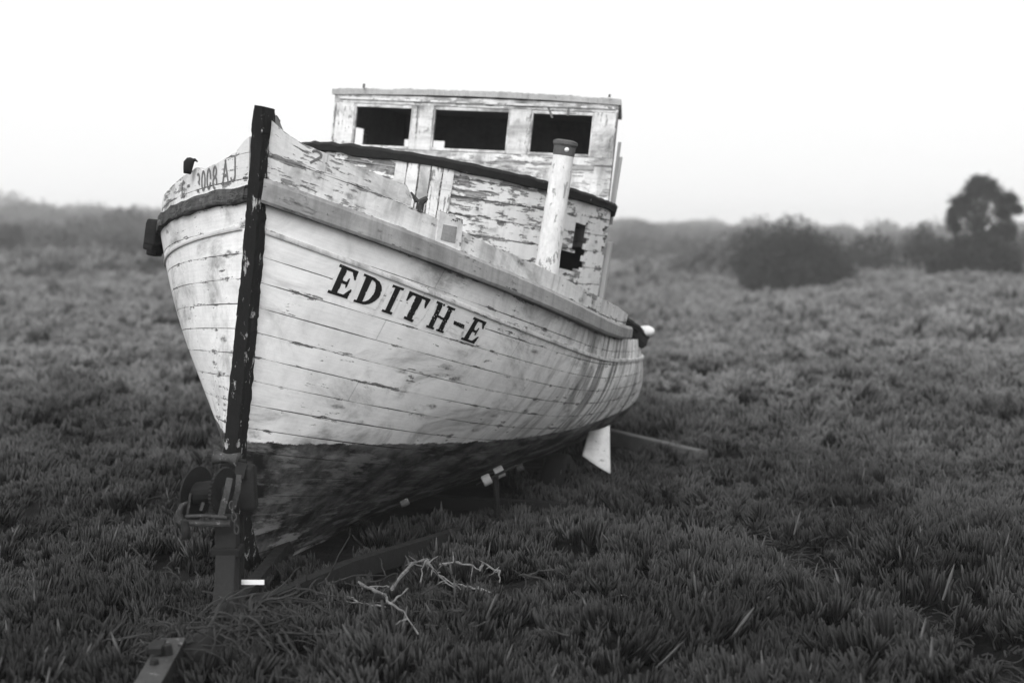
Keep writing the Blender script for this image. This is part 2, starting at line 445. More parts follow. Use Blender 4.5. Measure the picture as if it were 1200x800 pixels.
# bulwarks
def tsh(t, hh): return (.13*hh-.005)*math.exp(-t/.2)
def bulwark(side, tt, hts, mat, name, h_low, thick=.03, notch=None):
    mb = MB(); rows = []; A = []; nh = 14
    ar = 0.0; prev = None; arc = []
    for t in tt:
        b, _ = hull_bz(t, 0.0); z0 = float(sheer(t))
        h = float(np.interp(t, *hts)) + .007*mnoise.noise(Vector((t*11, side, 0))) + .004*mnoise.noise(Vector((t*40, side, 0)))
        row = [W(side*(float(b)+.006+.06*(hh)+.0), t-tsh(t, hh), z0+hh) for hh in np.linspace(h_low, h, nh)]
        p = Vector(row[0]); ar += (p-prev).length if prev is not None else 0; prev = p
        arc.append(ar); rows.append(row); A.append(np.linspace(h_low, h, nh))
    rows = np.array(rows); A = np.array(A)
    mb.grid(rows, flip=(side == 1), t=np.repeat(np.array(arc)[:, None]+7*side, nh, 1), pl=A/.125+.12+10*(side+1), bz=A)
    o = mb.build(name, mat, boat, smooth=False, solid=thick, offset=-1)
    return o
tt = np.concatenate([np.linspace(.0, .6, 60), np.linspace(.62, 5.6, 110)]); tp_ = tt[tt < 2.95]
tL = tt[tt >= .0]
# lower boards run the whole length; the top board is broken off near the forward block
o = bulwark(1, tp_, ([0, .1, .25, .44, .6, .8, 1.3, 2.5, 3.0], [.25, .248, .243, .235, .225, .205, .205, .20, .16]), M['bulwark'], 'bulwark', .06)
o['label'] = 'white plank bulwark on the port bow with its top board broken off'
t2 = np.linspace(.0, .45, 60)
mb = MB(); rows = []; A = []; arc = []; ar = 0; prev = None; nh = 10
for t in t2:
    b, _ = hull_bz(t, 0.0); z0 = float(sheer(t)); lo = float(np.interp(t, [0, .44], [.253, .238]))
    h = float(np.interp(t, [0, .03, .08, .2, .35, .5], [.40, .372, .345, .33, .328, .33])) + .005*mnoise.noise(Vector((t*30, 3, 0)))
    if t > .42: h -= (t-.42)*1.5
    row = [W(float(b)+.006+.06*hh, t-tsh(t, hh), z0+hh) for hh in np.linspace(lo, h, nh)]
    p = Vector(row[0]); ar += (p-prev).length if prev is not None else 0; prev = p
    arc.append(ar); rows.append(row); A.append(np.linspace(lo, h, nh))
A = np.array(A); mb.grid(np.array(rows), flip=True, t=np.repeat(np.array(arc)[:, None]+3, nh, 1), pl=A*0+np.linspace(.05, .95, nh)[None]+33, bz=A)
mb.build('rail_board', M['bulwark'], boat, solid=.03)
o = bulwark(-1, tt, ([0, .03, .07, .2, .28, .34, .6, 1, 2, 5.6], [.31, .295, .25, .215, .205, .23, .195, .175, .17, .15]), M['bulwark'], 'bulwark', .06)
# block with a plaque on the port bulwark
def px_on(side, x, y, up, t0=.6):
    """solve (t, height above the sheer) on the bulwark plane for a view direction"""
    def fn(t, h):
        b, _ = hull_bz(t, 0.0); return W(side*(b+.006+.06*h+up), t-tsh(t, h), sheer(t)+h)
    return solve(fn, np.array([x, y]), (t0, .15))
def bw_pt(side, t, h, up=0.0):
    b, _ = hull_bz(t, 0.0); return W(side*(b+.006+.06*h+up), t-tsh(t, h), sheer(t)+h)
def bw_patch(side, quad, up, mat, name, thick, n=10, parent=None, **kw):
    c = [px_on(side, x, y, 0, kw.get('t0', .6)) for x, y in quad]   # tl, tr, br, bl
    P = np.zeros((n, n, 3)); 
    for i in range(n):
        for j in range(n):
            u, v = j/(n-1), i/(n-1)
            q = (c[0]*(1-u)+c[1]*u)*(1-v)+(c[3]*(1-u)+c[2]*u)*v
            P[i, j] = bw_pt(side, q[0], q[1], up)
    mb = MB(); g = np.linspace(0, 1, n)
    mb.grid(P, flip=(side == 1), t=np.tile(g[None], (n, 1))*.2, pl=np.tile(g[:, None], (1, n))*.9+5, bz=P[..., 2])
    return mb.build(name, mat, parent or boat, solid=thick, offset=-1)
bw_patch(1, [(511, 246), (538, 257), (534, 306), (505, 292)], .022, M['bulwark'], 'bow_block', .03)
pq = bw_patch(1, [(514, 262), (530, 265), (528, 284), (511, 280)], .026, M['rail_grey'], 'plaque', .006)

# fairlead on the starboard bulwark, small cleats on the broken rail
mb = MB()
t = .37; b, _ = hull_bz(t, 0.0); c = W(-b-.02, t-.06, float(sheer(t))+.2)
mb.tube([c, Vector(c)+AX_Z*.03, Vector(c)+AX_Z*.055, Vector(c)+AX_Z*.075+AX_B*.01, Vector(c)+AX_Z*.085+AX_B*.012], [.019, .024, .027, .022, .008], 12)
mb.tube([Vector(c)+AX_Z*.068+AX_B*.01, Vector(c)+AX_Z*.078+AX_B*.035, Vector(c)+AX_Z*.07+AX_B*.05], [.012, .008, .004], 6)
mb.build('fairlead', M['trim'], boat, smooth=True)
mb = MB(); q = px_on(1, 497, 236, 0)
c = Vector(bw_pt(1, q[0], .23, -.015))
mb.tube([c, c+AX_Z*.05, c+AX_Z*.075+AX_B*.03], [.02, .022, .012], 7)
mb.tube([c+AX_Z*.05-AX_B*.02, c+AX_Z*.09-AX_B*.06], [.014, .006], 6)
mb.build('fairlead', M['rust_pale'], boat)

# deck and rail cap
mb = MB(); td = np.linspace(.08, TEND-.01, 60); bd, _ = hull_bz(td, 0.0)
mb.grid(np.stack([W(-(bd-.03), td, sheer(td)+.03), W(0*td, td, sheer(td)+.07), W(bd-.03, td, sheer(td)+.03)], 1))
mb.build('deck', M['deck'], boat)

# ------------------------------------------------------------------ trunk cabin
N0, N1, BT = 1.7, 3.1, 1.095
def trunk_pt(s, z=None):
    """s -1..1 around the bowed front, |s|>1 runs aft along the sides"""
    sg = 1 if s >= 0 else -1; a = abs(s)
    if a <= 1:
        th = a*math.pi/2
        b = BT*math.sin(th)**.92; t = N0+(N1-N0)*(1-math.cos(th)**1.15)
    else:
        t = N1+(a-1)*1.4; b = BT-.3*(t-N1)
    return sg*b, t
def ztop(t): return .375-.10*min(1.3, max(0, (t-N0)/(N1-N0)))
mb = MB(); ss = np.linspace(-1.9, 1.9, 190); nz = 44; P = []; tv = []; zv = []; ar = 0; prev = None
for s in ss:
    b, t = trunk_pt(s); zt = ztop(t); zb = float(sheer(t))+.03
    zz = np.linspace(zb, zt, nz); row = W(b, t, zz)
    p = Vector(row[0]); ar += (p-prev).length if prev else 0; prev = p
    P.append(row); tv.append([ar]*nz); zv.append(zz)
P = np.array(P); tv = np.array(tv); zv = np.array(zv)
pxy = proj(P)
def hole(i, j):
    x, y = pxy[i, j]; s = ss[i]
    if s < .2: return False
    w = 4*mnoise.noise(Vector((x*.11, y*.11, 0)))
    x += w; y += w
    if 669 < x-.14*(290-y) < 685 and 264 < y < 318: return True
    if 650 < x < 672 and 297 < y < 316: return True
    return 705 < x+.03*(y-300) < 712 and 268 < y < 330 and mnoise.noise(Vector((y*.12, 4, 0))) > -.05
SK = {(i, j) for i in range(len(ss)-1) for j in range(nz-1) if hole(i, j)}
mb.grid(P, flip=True, skip=lambda i, j: (i, j) in SK, t=tv, pl=zv/.11+6.3, bz=zv)
trunk = mb.build('cabin_trunk', M['trunk'], boat, solid=.022, offset=-1)
# roof of the trunk
mb = MB(); rows = []
for s in np.linspace(-1.9, 1.9, 120):
    b, t = trunk_pt(s); row = []
    for k in np.linspace(1, 0, 12):
        tc = max(t, 2.2) if abs(s) <= 1 else t
        bb = b*k; t2_ = t*k+(1-k)*tc
        row.append(W(bb*1.012, t2_, ztop(t)+.004+.03*(1-k*k)))
    rows.append(row)
mb.grid(np.array(rows), flip=False); mb.build('trunk_roof', M['roof'], boat)
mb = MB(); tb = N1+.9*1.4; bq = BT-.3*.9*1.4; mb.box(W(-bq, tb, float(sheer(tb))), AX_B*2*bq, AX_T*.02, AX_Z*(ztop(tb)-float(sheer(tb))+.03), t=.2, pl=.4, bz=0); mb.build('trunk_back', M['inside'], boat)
# rotten edge trim round the trunk roof
mb = MB(); rows = []
for i, s in enumerate(np.linspace(-1.5, 1.12, 230)):
    b, t = trunk_pt(s); b2, t2_ = trunk_pt(s+.01)
    d = Vector((b2-b, t2_-t, 0)).normalized(); n = Vector((d.y, -d.x, 0))
    if n.y > 0 and abs(s) < .9: n = -n
    if abs(s) >= .9: n = Vector((math.copysign(1, s), -.1, 0))
    n1 = mnoise.noise(Vector((i*.11, 0, 0))); n2 = mnoise.noise(Vector((i*.23, 9, 0))); n3 = mnoise.noise(Vector((i*.06, 5, 5)))
    o = .03+.018*n1; zt = ztop(t)
    thick = (.058+.045*max(-.8, n3)+.02*n2) * (1 if s > -.35 else .55)
    z1 = zt+.022+.014*n2; z0 = z1-max(.014, thick)
    rows.append([W(b+n.x*a, t+n.y*a, z) for a, z in ((.004, z0), (o, z0+.006), (o+.008, z1-.012), (o*.6, z1+.006), (.004, z1+.004))])
mb.grid(np.array(rows), closed=True, flip=True)
nn = len(mb.v); mb.f.append((0, 1, 2, 3, 4)); mb.f.append(tuple(nn-5+k for k in range(5))[::-1])
mb.build('roof_trim', M['trim'], boat)
# vertical boards nailed on the forward face of the trunk
def trunk_surf(px, py, up=0.0):
    def fn(s, z):
        b, t = trunk_pt(float(s)); return W(b, t, z)
    return solve(fn, np.array([px, py]), (0.0 if px < 500 else .4, 0.0))
sm = NT('x')  # placeholder removed below
bpy.data.materials.remove(sm.m)
def trunk_board(s0, s1, z0, z1, mat, name, up=.012, seed=0):
    mb = MB(); R = []; A = []; Z = []
    for s in np.linspace(s0, s1, 8):
        b, t = trunk_pt(s); b2, t2_ = trunk_pt(s+.01)
        d = Vector((b2-b, t2_-t, 0)).normalized(); n = Vector((d.y, -d.x, 0))
        if n.y > 0: n = -n
        zt = min(z1, ztop(t)-.03); zz = np.linspace(z0, zt, 24)
        R.append(W(b+n.x*up, t+n.y*up, zz)); A.append(zz+seed*3.1); Z.append(zz)
    R = np.array(R); n8 = np.repeat(np.linspace(.06, .94, 8)[:, None], 24, 1)+seed*5
    mb.grid(R, flip=True, t=np.array(A), pl=n8, bz=np.array(Z))
    return mb.build(name, mat, boat, solid=.012, offset=-1)
a = trunk_surf(459, 230)[0]; b_ = trunk_surf(527, 245)[0]
k = 5
for i in range(k):
    s0 = a+(b_-a)*i/k; s1 = a+(b_-a)*(i+1)/k-.004
    trunk_board(s0, s1, -.35, .36, M['bulwark'], 'board', .012+.003*(i % 2), i+1)

# deck pipe with cap
pb = solve(lambda b, z: W(b, 1.98, z), np.array([640, 318]), (.95, -.3)); pt = solve(lambda b, z: W(b, 1.98, z), np.array([662, 172]), (.95, .4))
p0 = Vector(W(pb[0], 1.98, pb[1])); p1 = Vector(W(pt[0], 1.98, pt[1])); dn = (p1-p0)
mb = MB(); L = 16
mb.tube([p0-dn*.25+dn*1.25*i/L for i in range(L+1)], [.078-.016*i/L+.0015*math.sin(i*2.1) for i in range(L+1)], 20)
pipe = mb.build('vent_pipe', M['pipe'], boat, smooth=True)
mb = MB(); u = dn.normalized()
mb.tube([p1-u*.055, p1-u*.05, p1+u*.0, p1+u*.012, p1+u*.03, p1+u*.04], [.063, .066, .067, .076, .075, .05], 20)
cap = mb.build('pipe_cap', M['pipe_cap'], pipe, smooth=False)
mb = MB(); c = p1-u*.022+Vector((.012, -.066, 0))
mb.tube([c+Vector((0, .01, 0)), c, c+Vector((0, -.008, 0))], [.014, .014, .006], 10)
mb.build('bolt', M['white'], pipe)

# ------------------------------------------------------------------ wheelhouse
U = Vector((.983, -.174, -.054)); V = Vector((.16, .985, -.01)); Wd = Vector((.1045, 0, .9945))
O = at(552, 178.5, 9.98)
def H(u, v, w): return O+U*u+V*v+Wd*w
def hbox(mb, u0, u1, v0, v1, w0, w1, tt=None, seg=1, sd=0, vert=None):
    if vert is None: vert = (w1-w0) > (u1-u0)
    vs = [H(u, v, w) for w in (w0, w1) for (u, v) in ((u0, v0), (u1, v0), (u1, v1), (u0, v1))]
    f = [(0, 3, 2, 1), (4, 5, 6, 7), (0, 1, 5, 4), (1, 2, 6, 5), (2, 3, 7, 6), (3, 0, 4, 7)]
    uvw = [(u, v, w) for w in (w0, w1) for (u, v) in ((u0, v0), (u1, v0), (u1, v1), (u0, v1))]
    if vert: T_ = [q[2]+sd*1.7 for q in uvw]; PL = [(q[0]+q[1])/.2+sd*3+.03 for q in uvw]
    else: T_ = [q[0]+q[1]+sd*1.7 for q in uvw]; PL = [q[2]/.2+sd*3+.3 for q in uvw]
    mb.add(vs, f, t=T_, pl=PL, bz=[q[2] for q in uvw])
HW = 1.0
mb = MB()
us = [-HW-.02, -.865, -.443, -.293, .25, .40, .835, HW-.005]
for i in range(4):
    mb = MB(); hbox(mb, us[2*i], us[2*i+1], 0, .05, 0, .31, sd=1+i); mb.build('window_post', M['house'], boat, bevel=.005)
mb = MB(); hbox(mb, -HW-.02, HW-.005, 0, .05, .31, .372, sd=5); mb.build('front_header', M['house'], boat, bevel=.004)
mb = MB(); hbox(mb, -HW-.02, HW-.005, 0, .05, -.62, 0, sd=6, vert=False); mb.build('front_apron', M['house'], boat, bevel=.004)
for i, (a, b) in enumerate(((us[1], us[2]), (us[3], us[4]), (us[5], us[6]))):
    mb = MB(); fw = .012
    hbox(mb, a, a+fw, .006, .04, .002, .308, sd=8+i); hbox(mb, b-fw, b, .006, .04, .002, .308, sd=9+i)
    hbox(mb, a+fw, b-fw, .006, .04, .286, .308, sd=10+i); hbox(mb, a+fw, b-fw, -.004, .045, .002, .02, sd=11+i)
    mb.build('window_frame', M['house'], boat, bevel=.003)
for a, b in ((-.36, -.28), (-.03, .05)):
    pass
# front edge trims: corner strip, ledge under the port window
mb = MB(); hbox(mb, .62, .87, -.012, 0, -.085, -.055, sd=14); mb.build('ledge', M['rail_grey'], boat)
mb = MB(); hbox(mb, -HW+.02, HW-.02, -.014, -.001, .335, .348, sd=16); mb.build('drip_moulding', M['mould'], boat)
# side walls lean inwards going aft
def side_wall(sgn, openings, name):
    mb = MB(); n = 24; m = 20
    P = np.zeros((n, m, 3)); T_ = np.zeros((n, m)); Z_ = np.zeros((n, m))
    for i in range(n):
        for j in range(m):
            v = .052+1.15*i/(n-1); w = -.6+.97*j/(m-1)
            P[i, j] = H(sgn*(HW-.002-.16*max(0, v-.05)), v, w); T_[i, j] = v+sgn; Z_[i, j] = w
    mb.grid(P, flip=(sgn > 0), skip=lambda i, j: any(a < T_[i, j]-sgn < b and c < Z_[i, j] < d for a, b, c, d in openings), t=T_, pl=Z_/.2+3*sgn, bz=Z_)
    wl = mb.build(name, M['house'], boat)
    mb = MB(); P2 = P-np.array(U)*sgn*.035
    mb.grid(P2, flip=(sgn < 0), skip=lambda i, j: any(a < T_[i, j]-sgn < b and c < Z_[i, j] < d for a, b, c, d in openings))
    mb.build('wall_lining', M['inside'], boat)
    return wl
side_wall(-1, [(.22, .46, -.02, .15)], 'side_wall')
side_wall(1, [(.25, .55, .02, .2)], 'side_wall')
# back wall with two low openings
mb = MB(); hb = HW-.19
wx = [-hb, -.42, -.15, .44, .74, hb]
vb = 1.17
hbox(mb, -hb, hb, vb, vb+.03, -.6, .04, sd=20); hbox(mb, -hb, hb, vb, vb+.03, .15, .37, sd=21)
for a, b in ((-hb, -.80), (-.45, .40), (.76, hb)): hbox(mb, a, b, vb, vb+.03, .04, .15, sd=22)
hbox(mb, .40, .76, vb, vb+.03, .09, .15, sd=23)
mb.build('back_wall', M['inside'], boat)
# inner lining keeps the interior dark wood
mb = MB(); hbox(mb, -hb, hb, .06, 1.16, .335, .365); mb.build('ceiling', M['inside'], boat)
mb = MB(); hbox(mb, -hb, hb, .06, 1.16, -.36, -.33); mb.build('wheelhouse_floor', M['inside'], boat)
# roof slab with a slight camber and a nibbled edge
mb = MB(); R = []
nu = 160
for i in range(nu+1):
    u = -1.035+2.045*i/nu
    cam = .022*(1-(u/1.05)**2)
    e = .02*mnoise.noise(Vector((u*9, 0, 0)))+.012*mnoise.noise(Vector((u*33, 3, 0)))
    k2 = 1-.0*abs(u); z0 = .374+cam; z1 = z0+.03+.007*mnoise.noise(Vector((u*7, 7, 0)))+.007*mnoise.noise(Vector((u*37, 7, 0)))
    row = [H(u, -.018+e, z0-.012), H(u, -.024+e, z1-.006), H(u, -.008+e, z1), H(u*.9, 1.25, z1), H(u*.9, 1.26, z0)]
    R.append(row)
R = np.array(R); mb.grid(R, closed=True, flip=False)
nn = len(mb.v); mb.f.append((4, 3, 2, 1, 0)); mb.f.append(tuple(nn-5+k for k in range(5)))
roof = mb.build('roof', M['roof'], boat)
for (u, w, l, a) in ((.52, .325, .07, .5), (.66, .33, .055, 0.0), (-.8, .41, .03, 0), (.93, .41, .02, .1)):
    mb = MB(); p = H(u, -.055, w); q = p+U*a*l-Wd*l*(1 if w < .4 else -1)
    mb.box(p-U*.008, U*.016, V*.008, (q-p)); mb.build('splinter', M['house'], roof)
# strips flaking off the port corner
mb = MB()
for (w0, w1, o, t0) in ((-.33, .12, .012, .008), (-.2, .02, .03, .006), (-.45, -.1, .022, .006)):
    mb.box(H(HW+.002, .06+o, w0), U*(o+.006), V*.05, Wd*(w1-w0)+U*.01, t=w0, pl=.4, bz=0)
mb.build('corner_strip', M['rail_grey'], boat)
mb = MB()
q0 = Wv(BT+.004, 3.12, float(sheer(3.12))+.05); mb.box(q0, AX_B*.03, AX_T*.05, AX_Z*.58, t=0.3, pl=.5, bz=0)
mb.build('corner_post', M['house'], boat, bevel=.006)
# stern fender, bitts
def uvsphere(mb, c, r, sc_=(1, 1, 1), n=14, m=9):
    c = Vector(c); P = np.zeros((m, n, 3))
    for i in range(m):
        th = math.pi*(i+.02)/(m-1+.04)
        for j in range(n):
            ph = 2*math.pi*j/n
            P[i, j] = c+Vector((r*sc_[0]*math.sin(th)*math.cos(ph), r*sc_[1]*math.sin(th)*math.sin(ph), r*sc_[2]*math.cos(th)))
    mb.grid(P, closed=True)
mb = MB(); uvsphere(mb, at(757, 388, 10.6), .062, (1.1, 1, .7)); mb.build('fender', M['white'], boat, smooth=True)
mb = MB()
for x, y, l in ((738, 378, .1), (747, 386, .09), (754, 392, .06)):
    c = at(x, y, 10.5); mb.box(c-Vector((.03, 0, .06)), (.055, .0, -.03), (0, .09, 0), (.01, 0, l))
mb.tube([at(728, 372, 10.3), at(746, 384, 10.5), at(757, 397, 10.6), at(752, 404, 10.5)], [.02, .03, .035, .03], 7)
mb.build('stern_rail_remnant', M['trim'], boat)

# ------------------------------------------------------------------ lettering
def stroke_inside(poly, x, y):
    c = False; n = len(poly); j = n-1
    for i in range(n):
        xi, yi = poly[i]; xj, yj = poly[j]
        if (yi > y) != (yj > y) and x < (xj-xi)*(y-yi)/(yj-yi)+xi: c = not c
        j = i
    return c
def rect(a, b, c, d): return [(a, b), (c, b), (c, d), (a, d)]
SER = {
 'E': [rect(0, 0, .95, .1), rect(0, .9, .97, 1), rect(.14, 0, .42, 1), [(.4, .44), (.62, .44), (.66, .34), (.72, .34), (.72, .66), (.66, .66), (.62, .54), (.4, .54)],
       [(.7, .1), (.95, 0), (1.0, .34), (.93, .34)], [(.72, .9), (.97, 1), (1.0, .68), (.93, .68)]],
 'I': [rect(.0, 0, 1, .09), rect(.0, .91, 1, 1), rect(.27, 0, .73, 1)],
 'T': [rect(.22, 0, .78, .09), rect(.35, 0, .65, 1), rect(0, .9, 1, 1), [(0, 1), (0, .64), (.06, .64), (.2, .9)], [(1, 1), (1, .64), (.94, .64), (.8, .9)]],
 'H': [rect(0, 0, .44, .08), rect(.56, 0, 1, .08), rect(0, .92, .44, 1), rect(.56, .92, 1, 1), rect(.1, 0, .34, 1), rect(.66, 0, .9, 1), rect(.3, .46, .7, .54)],
 '-': [rect(0, .38, 1, .58)],
}
def glyph(ch, x, y):
    if ch == 'D':
        if 0 <= x <= .5 and (y < .08 or y > .92): return True
        if .12 <= x <= .38: return True
        ex, ey = (x-.4)/.6, (y-.5)/.5; ix, iy = (x-.4)/.3, (y-.5)/.4
        return x >= .36 and ex*ex+ey*ey <= 1 and not (ix*ix+iy*iy <= 1)
    return any(stroke_inside(p, x, y) for p in SER[ch])
def z3(x, y): return np.array([370+x/5.714, 290+y/5.714])
def hsolve(p, g=(.3, .12)): return solve(lambda t, d: hull_w(1, t, d), p, g)
# corners of every letter on the topside: bottom-left, bottom-right, top-right, top-left
LET = [('E', (76, 300), (215, 345), (290, 160), (163, 108)), ('D', (250, 360), (385, 400), (475, 235), (325, 172)),
       ('I', (438, 425), (505, 450), (592, 272), (518, 246)), ('T', (560, 462), (668, 510), (770, 345), (628, 288)),
       ('H', (735, 530), (850, 572), (935, 408), (812, 355)), ('-', (905, 562), (975, 592), (1010, 460), (940, 432)),
       ('E', (968, 612), (1062, 645), (1145, 498), (1058, 462))]
mbL = MB(); mbG = MB(); g0 = (.25, .1)
for li, (ch, bl, br, tr_, tl) in enumerate(LET):
    C = []
    g = g0
    for p in (bl, br, tr_, tl):
        s_ = hsolve(z3(*p), g); C.append(s_); g = tuple(s_)
    g0 = tuple(C[1])
    C = np.array(C)
    nx, ny = 44, 60
    def hp(u, v, off):
        q = (C[0]*(1-u)[..., None]+C[1]*u[..., None])*(1-v)[..., None]+(C[3]*(1-u)[..., None]+C[2]*u[..., None])*v[..., None]
        return hull_w(1, q[..., 0], q[..., 1], np.full(q.shape[:-1], off))
    for (mbx, off, ext, test) in ((mbL, .0035, 0.0, 1), (mbG, .0015, .14, 2)):
        gx = np.linspace(-ext*1.2, 1+ext*1.3, nx+1); gy = np.linspace(-ext*.5, 1+ext*.05, ny+1)
        Ux, Vy = np.meshgrid(gx, gy)
        P = hp(Ux, Vy, off)
        cx = (gx[1:]+gx[:-1])/2; cy = (gy[1:]+gy[:-1])/2
        keep = set()
        for i in range(ny):
            for j in range(nx):
                x, y = cx[j], cy[i]
                wob = .03*mnoise.noise(Vector((x*6+li*9, y*6, 0)))
                if test == 1:
                    ok = glyph(ch, x+wob*.4, y+wob*.4)
                    if ok and mnoise.noise(Vector((x*14+li*7, y*14, 3))) > (.7 if li not in (4, 5) else .5): ok = False
                else:
                    m = .10+.05*mnoise.noise(Vector((x*3+li*4, y*3, 8)))
                    xx = min(max(x, 0), 1); dxx = abs(x-xx); yy = min(max(y, 0), 1)
                    ok = (dxx < m*1.4) and (-.05 < y < .99) and mnoise.noise(Vector((x*4+li*5, y*4, 1))) < .45
                    if li == 0 and x < -.02: ok = False
                if ok: keep.add((i, j))
        mbx.grid(P, flip=True, skip=lambda i, j: (i, j) not in keep)
let = mbL.build('name_lettering', M['letter'], boat); let['label'] = 'black serif boat name EDITH-E on the port bow'
mbG.build('lettering_ground', M['letter_bg'], boat)

# registration CF 3008 AJ on the starboard bulwark, drawn with thin strokes
def arc_pts(cx, cy, rx, ry, a0, a1, n=10): return [(cx+rx*math.cos(math.radians(a0+(a1-a0)*i/n)), cy+ry*math.sin(math.radians(a0+(a1-a0)*i/n))) for i in range(n+1)]
STK = {
 'C': [arc_pts(.5, .5, .45, .5, 50, 310)], 'F': [[(.1, 0), (.1, 1), (.9, 1)], [(.1, .55), (.7, .55)]],
 '3': [arc_pts(.45, .75, .4, .25, 150, -90), arc_pts(.45, .27, .45, .27, 90, -150)],
 '0': [arc_pts(.5, .5, .42, .5, 0, 360, 16)], '8': [arc_pts(.5, .75, .36, .24, 0, 360, 14), arc_pts(.5, .26, .44, .26, 0, 360, 14)],
 'A': [[(.0, 0), (.5, 1), (1, 0)], [(.2, .35), (.8, .35)]], 'J': [[(.9, 1), (.9, .3)]+arc_pts(.5, .28, .4, .28, 0, -160)],
 '2': [arc_pts(.5, .72, .42, .27, 160, -30)+[(.05, 0), (.95, 0)]]}
def stroke_text(mb, items, side, wid, ptfun):
    for ch, q in items:      # q: bl, br, tr, tl in (t,h) space
        q = [np.array(c) for c in q]
        for line in STK[ch]:
            L_ = [(q[0]*(1-x)+q[1]*x)*(1-y)+(q[3]*(1-x)+q[2]*x)*y for x, y in line]
            for a, b in zip(L_[:-1], L_[1:]):
                A_, B_ = Vector(ptfun(*a)), Vector(ptfun(*b)); d = B_-A_
                if d.length < 1e-5: continue
                e = .004; pa = Vector(ptfun(*a)); nrm = (Vector(ptfun(a[0]+e, a[1]))-pa).cross(Vector(ptfun(a[0], a[1]+e))-pa).normalized()
                sd = d.normalized().cross(nrm).normalized()*wid
                if mnoise.noise(A_*23) > .3 and (ch != 'J' and ch != 'A'): continue
                ex = d*.12; mb.add([A_-sd-ex, B_-sd+ex, B_+sd+ex, A_+sd-ex], [(0, 1, 2, 3)])
mb = MB()
def z1(x, y): return (180+x/8, 150+y/8)
def sb(x, y, g): return px_on(-1, x, y, 0, g)
def char_quad(x0, x1, yb0, yb1, yt0, yt1, g):
    return [sb(*z1(x0, yb0), g), sb(*z1(x1, yb1), g), sb(*z1(x1, yt1), g), sb(*z1(x0, yt0), g)]
items = [('J', char_quad(725, 775, 505, 492, 300, 285, .12)), ('A', char_quad(655, 705, 520, 508, 330, 312, .15)),
         ('8', char_quad(560, 600, 572, 560, 375, 352, .2)), ('0', char_quad(505, 543, 575, 568, 395, 380, .25)),
         ('0', char_quad(455, 490, 590, 578, 418, 400, .3)), ('3', char_quad(410, 440, 600, 592, 440, 425, .32)),
         ('F', char_quad(320, 350, 635, 625, 480, 465, .45)), ('C', char_quad(270, 300, 655, 645, 510, 495, .55))]
for it in items:
    mb = MB(); stroke_text(mb, [it], -1, .007, lambda t, h: bw_pt(-1, t, h, .0045))
    if mb.f: mb.build('registration_character', M['faint'], boat)
mb = MB(); q2 = [px_on(1, *p, 0, .2) for p in ((363, 190), (375, 193), (377, 179), (364, 175))]
stroke_text(mb, [('2', q2)], 1, .006, lambda t, h: bw_pt(1, t, h, .0045))
mb.build('registration_remnant', M['faint'], boat)

# ------------------------------------------------------------------ terrain
def vnoise(x, y, seed=0):
    x = np.asarray(x, float); y = np.asarray(y, float)
    xi = np.floor(x).astype(np.int64); yi = np.floor(y).astype(np.int64); fx = x-xi; fy = y-yi
    fx = fx*fx*(3-2*fx); fy = fy*fy*(3-2*fy)
    def h(a, b):
        n = (a*374761393 + b*668265263 + seed*1442695) & 0xffffffff
        n = ((n ^ (n >> 13))*1274126177) & 0xffffffff
        return ((n ^ (n >> 16)) & 0xffff)/65535.0
    return (h(xi, yi)*(1-fx)+h(xi+1, yi)*fx)*(1-fy)+(h(xi, yi+1)*(1-fx)+h(xi+1, yi+1)*fx)*fy*1.0
def sst(x): x = np.clip(x, 0, 1); return x*x*(3-2*x)
def terr(x, y):
    x = np.asarray(x, float); y = np.asarray(y, float)
    r = np.sqrt(x*x+y*y)+1e-6; yy = np.maximum(y, 1.0); az = np.where(y > 1, x/yy, np.sign(x)*1.0)
    left = sst((-.0-az)/.22)*sst((r-20)/420)*6.6
    mid = -.45*sst((r-24)/32)*(1-sst((-.0-az)/.2))
    hill = np.interp(az, [-.3, 0, .08, .15, .24, .34, .6], [0, 2.0, 3.6, 3.0, 1.4, 1.2, 1.0])*sst((r-48)/380)
    ridge = .55*sst((az-.17)/.12)*np.exp(-((r-52)/15)**2)
    amp = sst((r-3)/20)
    n = (vnoise(x*.16+9, y*.16)-.5)*.3*amp+(vnoise(x*.55, y*.55+3, 2)-.5)*(.10+.1*amp)+(vnoise(x*1.9, y*1.9, 5)-.5)*.07
    d = np.sqrt((x+.9)**2+(y-7.5)**2); n = n*sst((d-.2)/2.2)
    tro = -.16*np.exp(-((x-(1.9-(y-6.2)*.05+.25*np.sin(y*1.3)))/.3)**2)*sst((9.8-y)/2)*sst((y-4)/1)
    return left+mid+ridge+hill+n+tro
NA, NR = 300, 190
rr = np.concatenate([[0.0], np.geomspace(.5, 900, NR-1)]); aa = np.linspace(0, 2*math.pi, NA, endpoint=False)
Rg, Ag = np.meshgrid(rr, aa, indexing='ij'); X = Rg*np.sin(Ag); Y = Rg*np.cos(Ag)
mb = MB(); mb.grid(np.stack([X, Y, terr(X, Y)], -1), closed=True, flip=True)
g = mb.build('ground', M['soil'], None, smooth=True); tag(g, kind='structure')

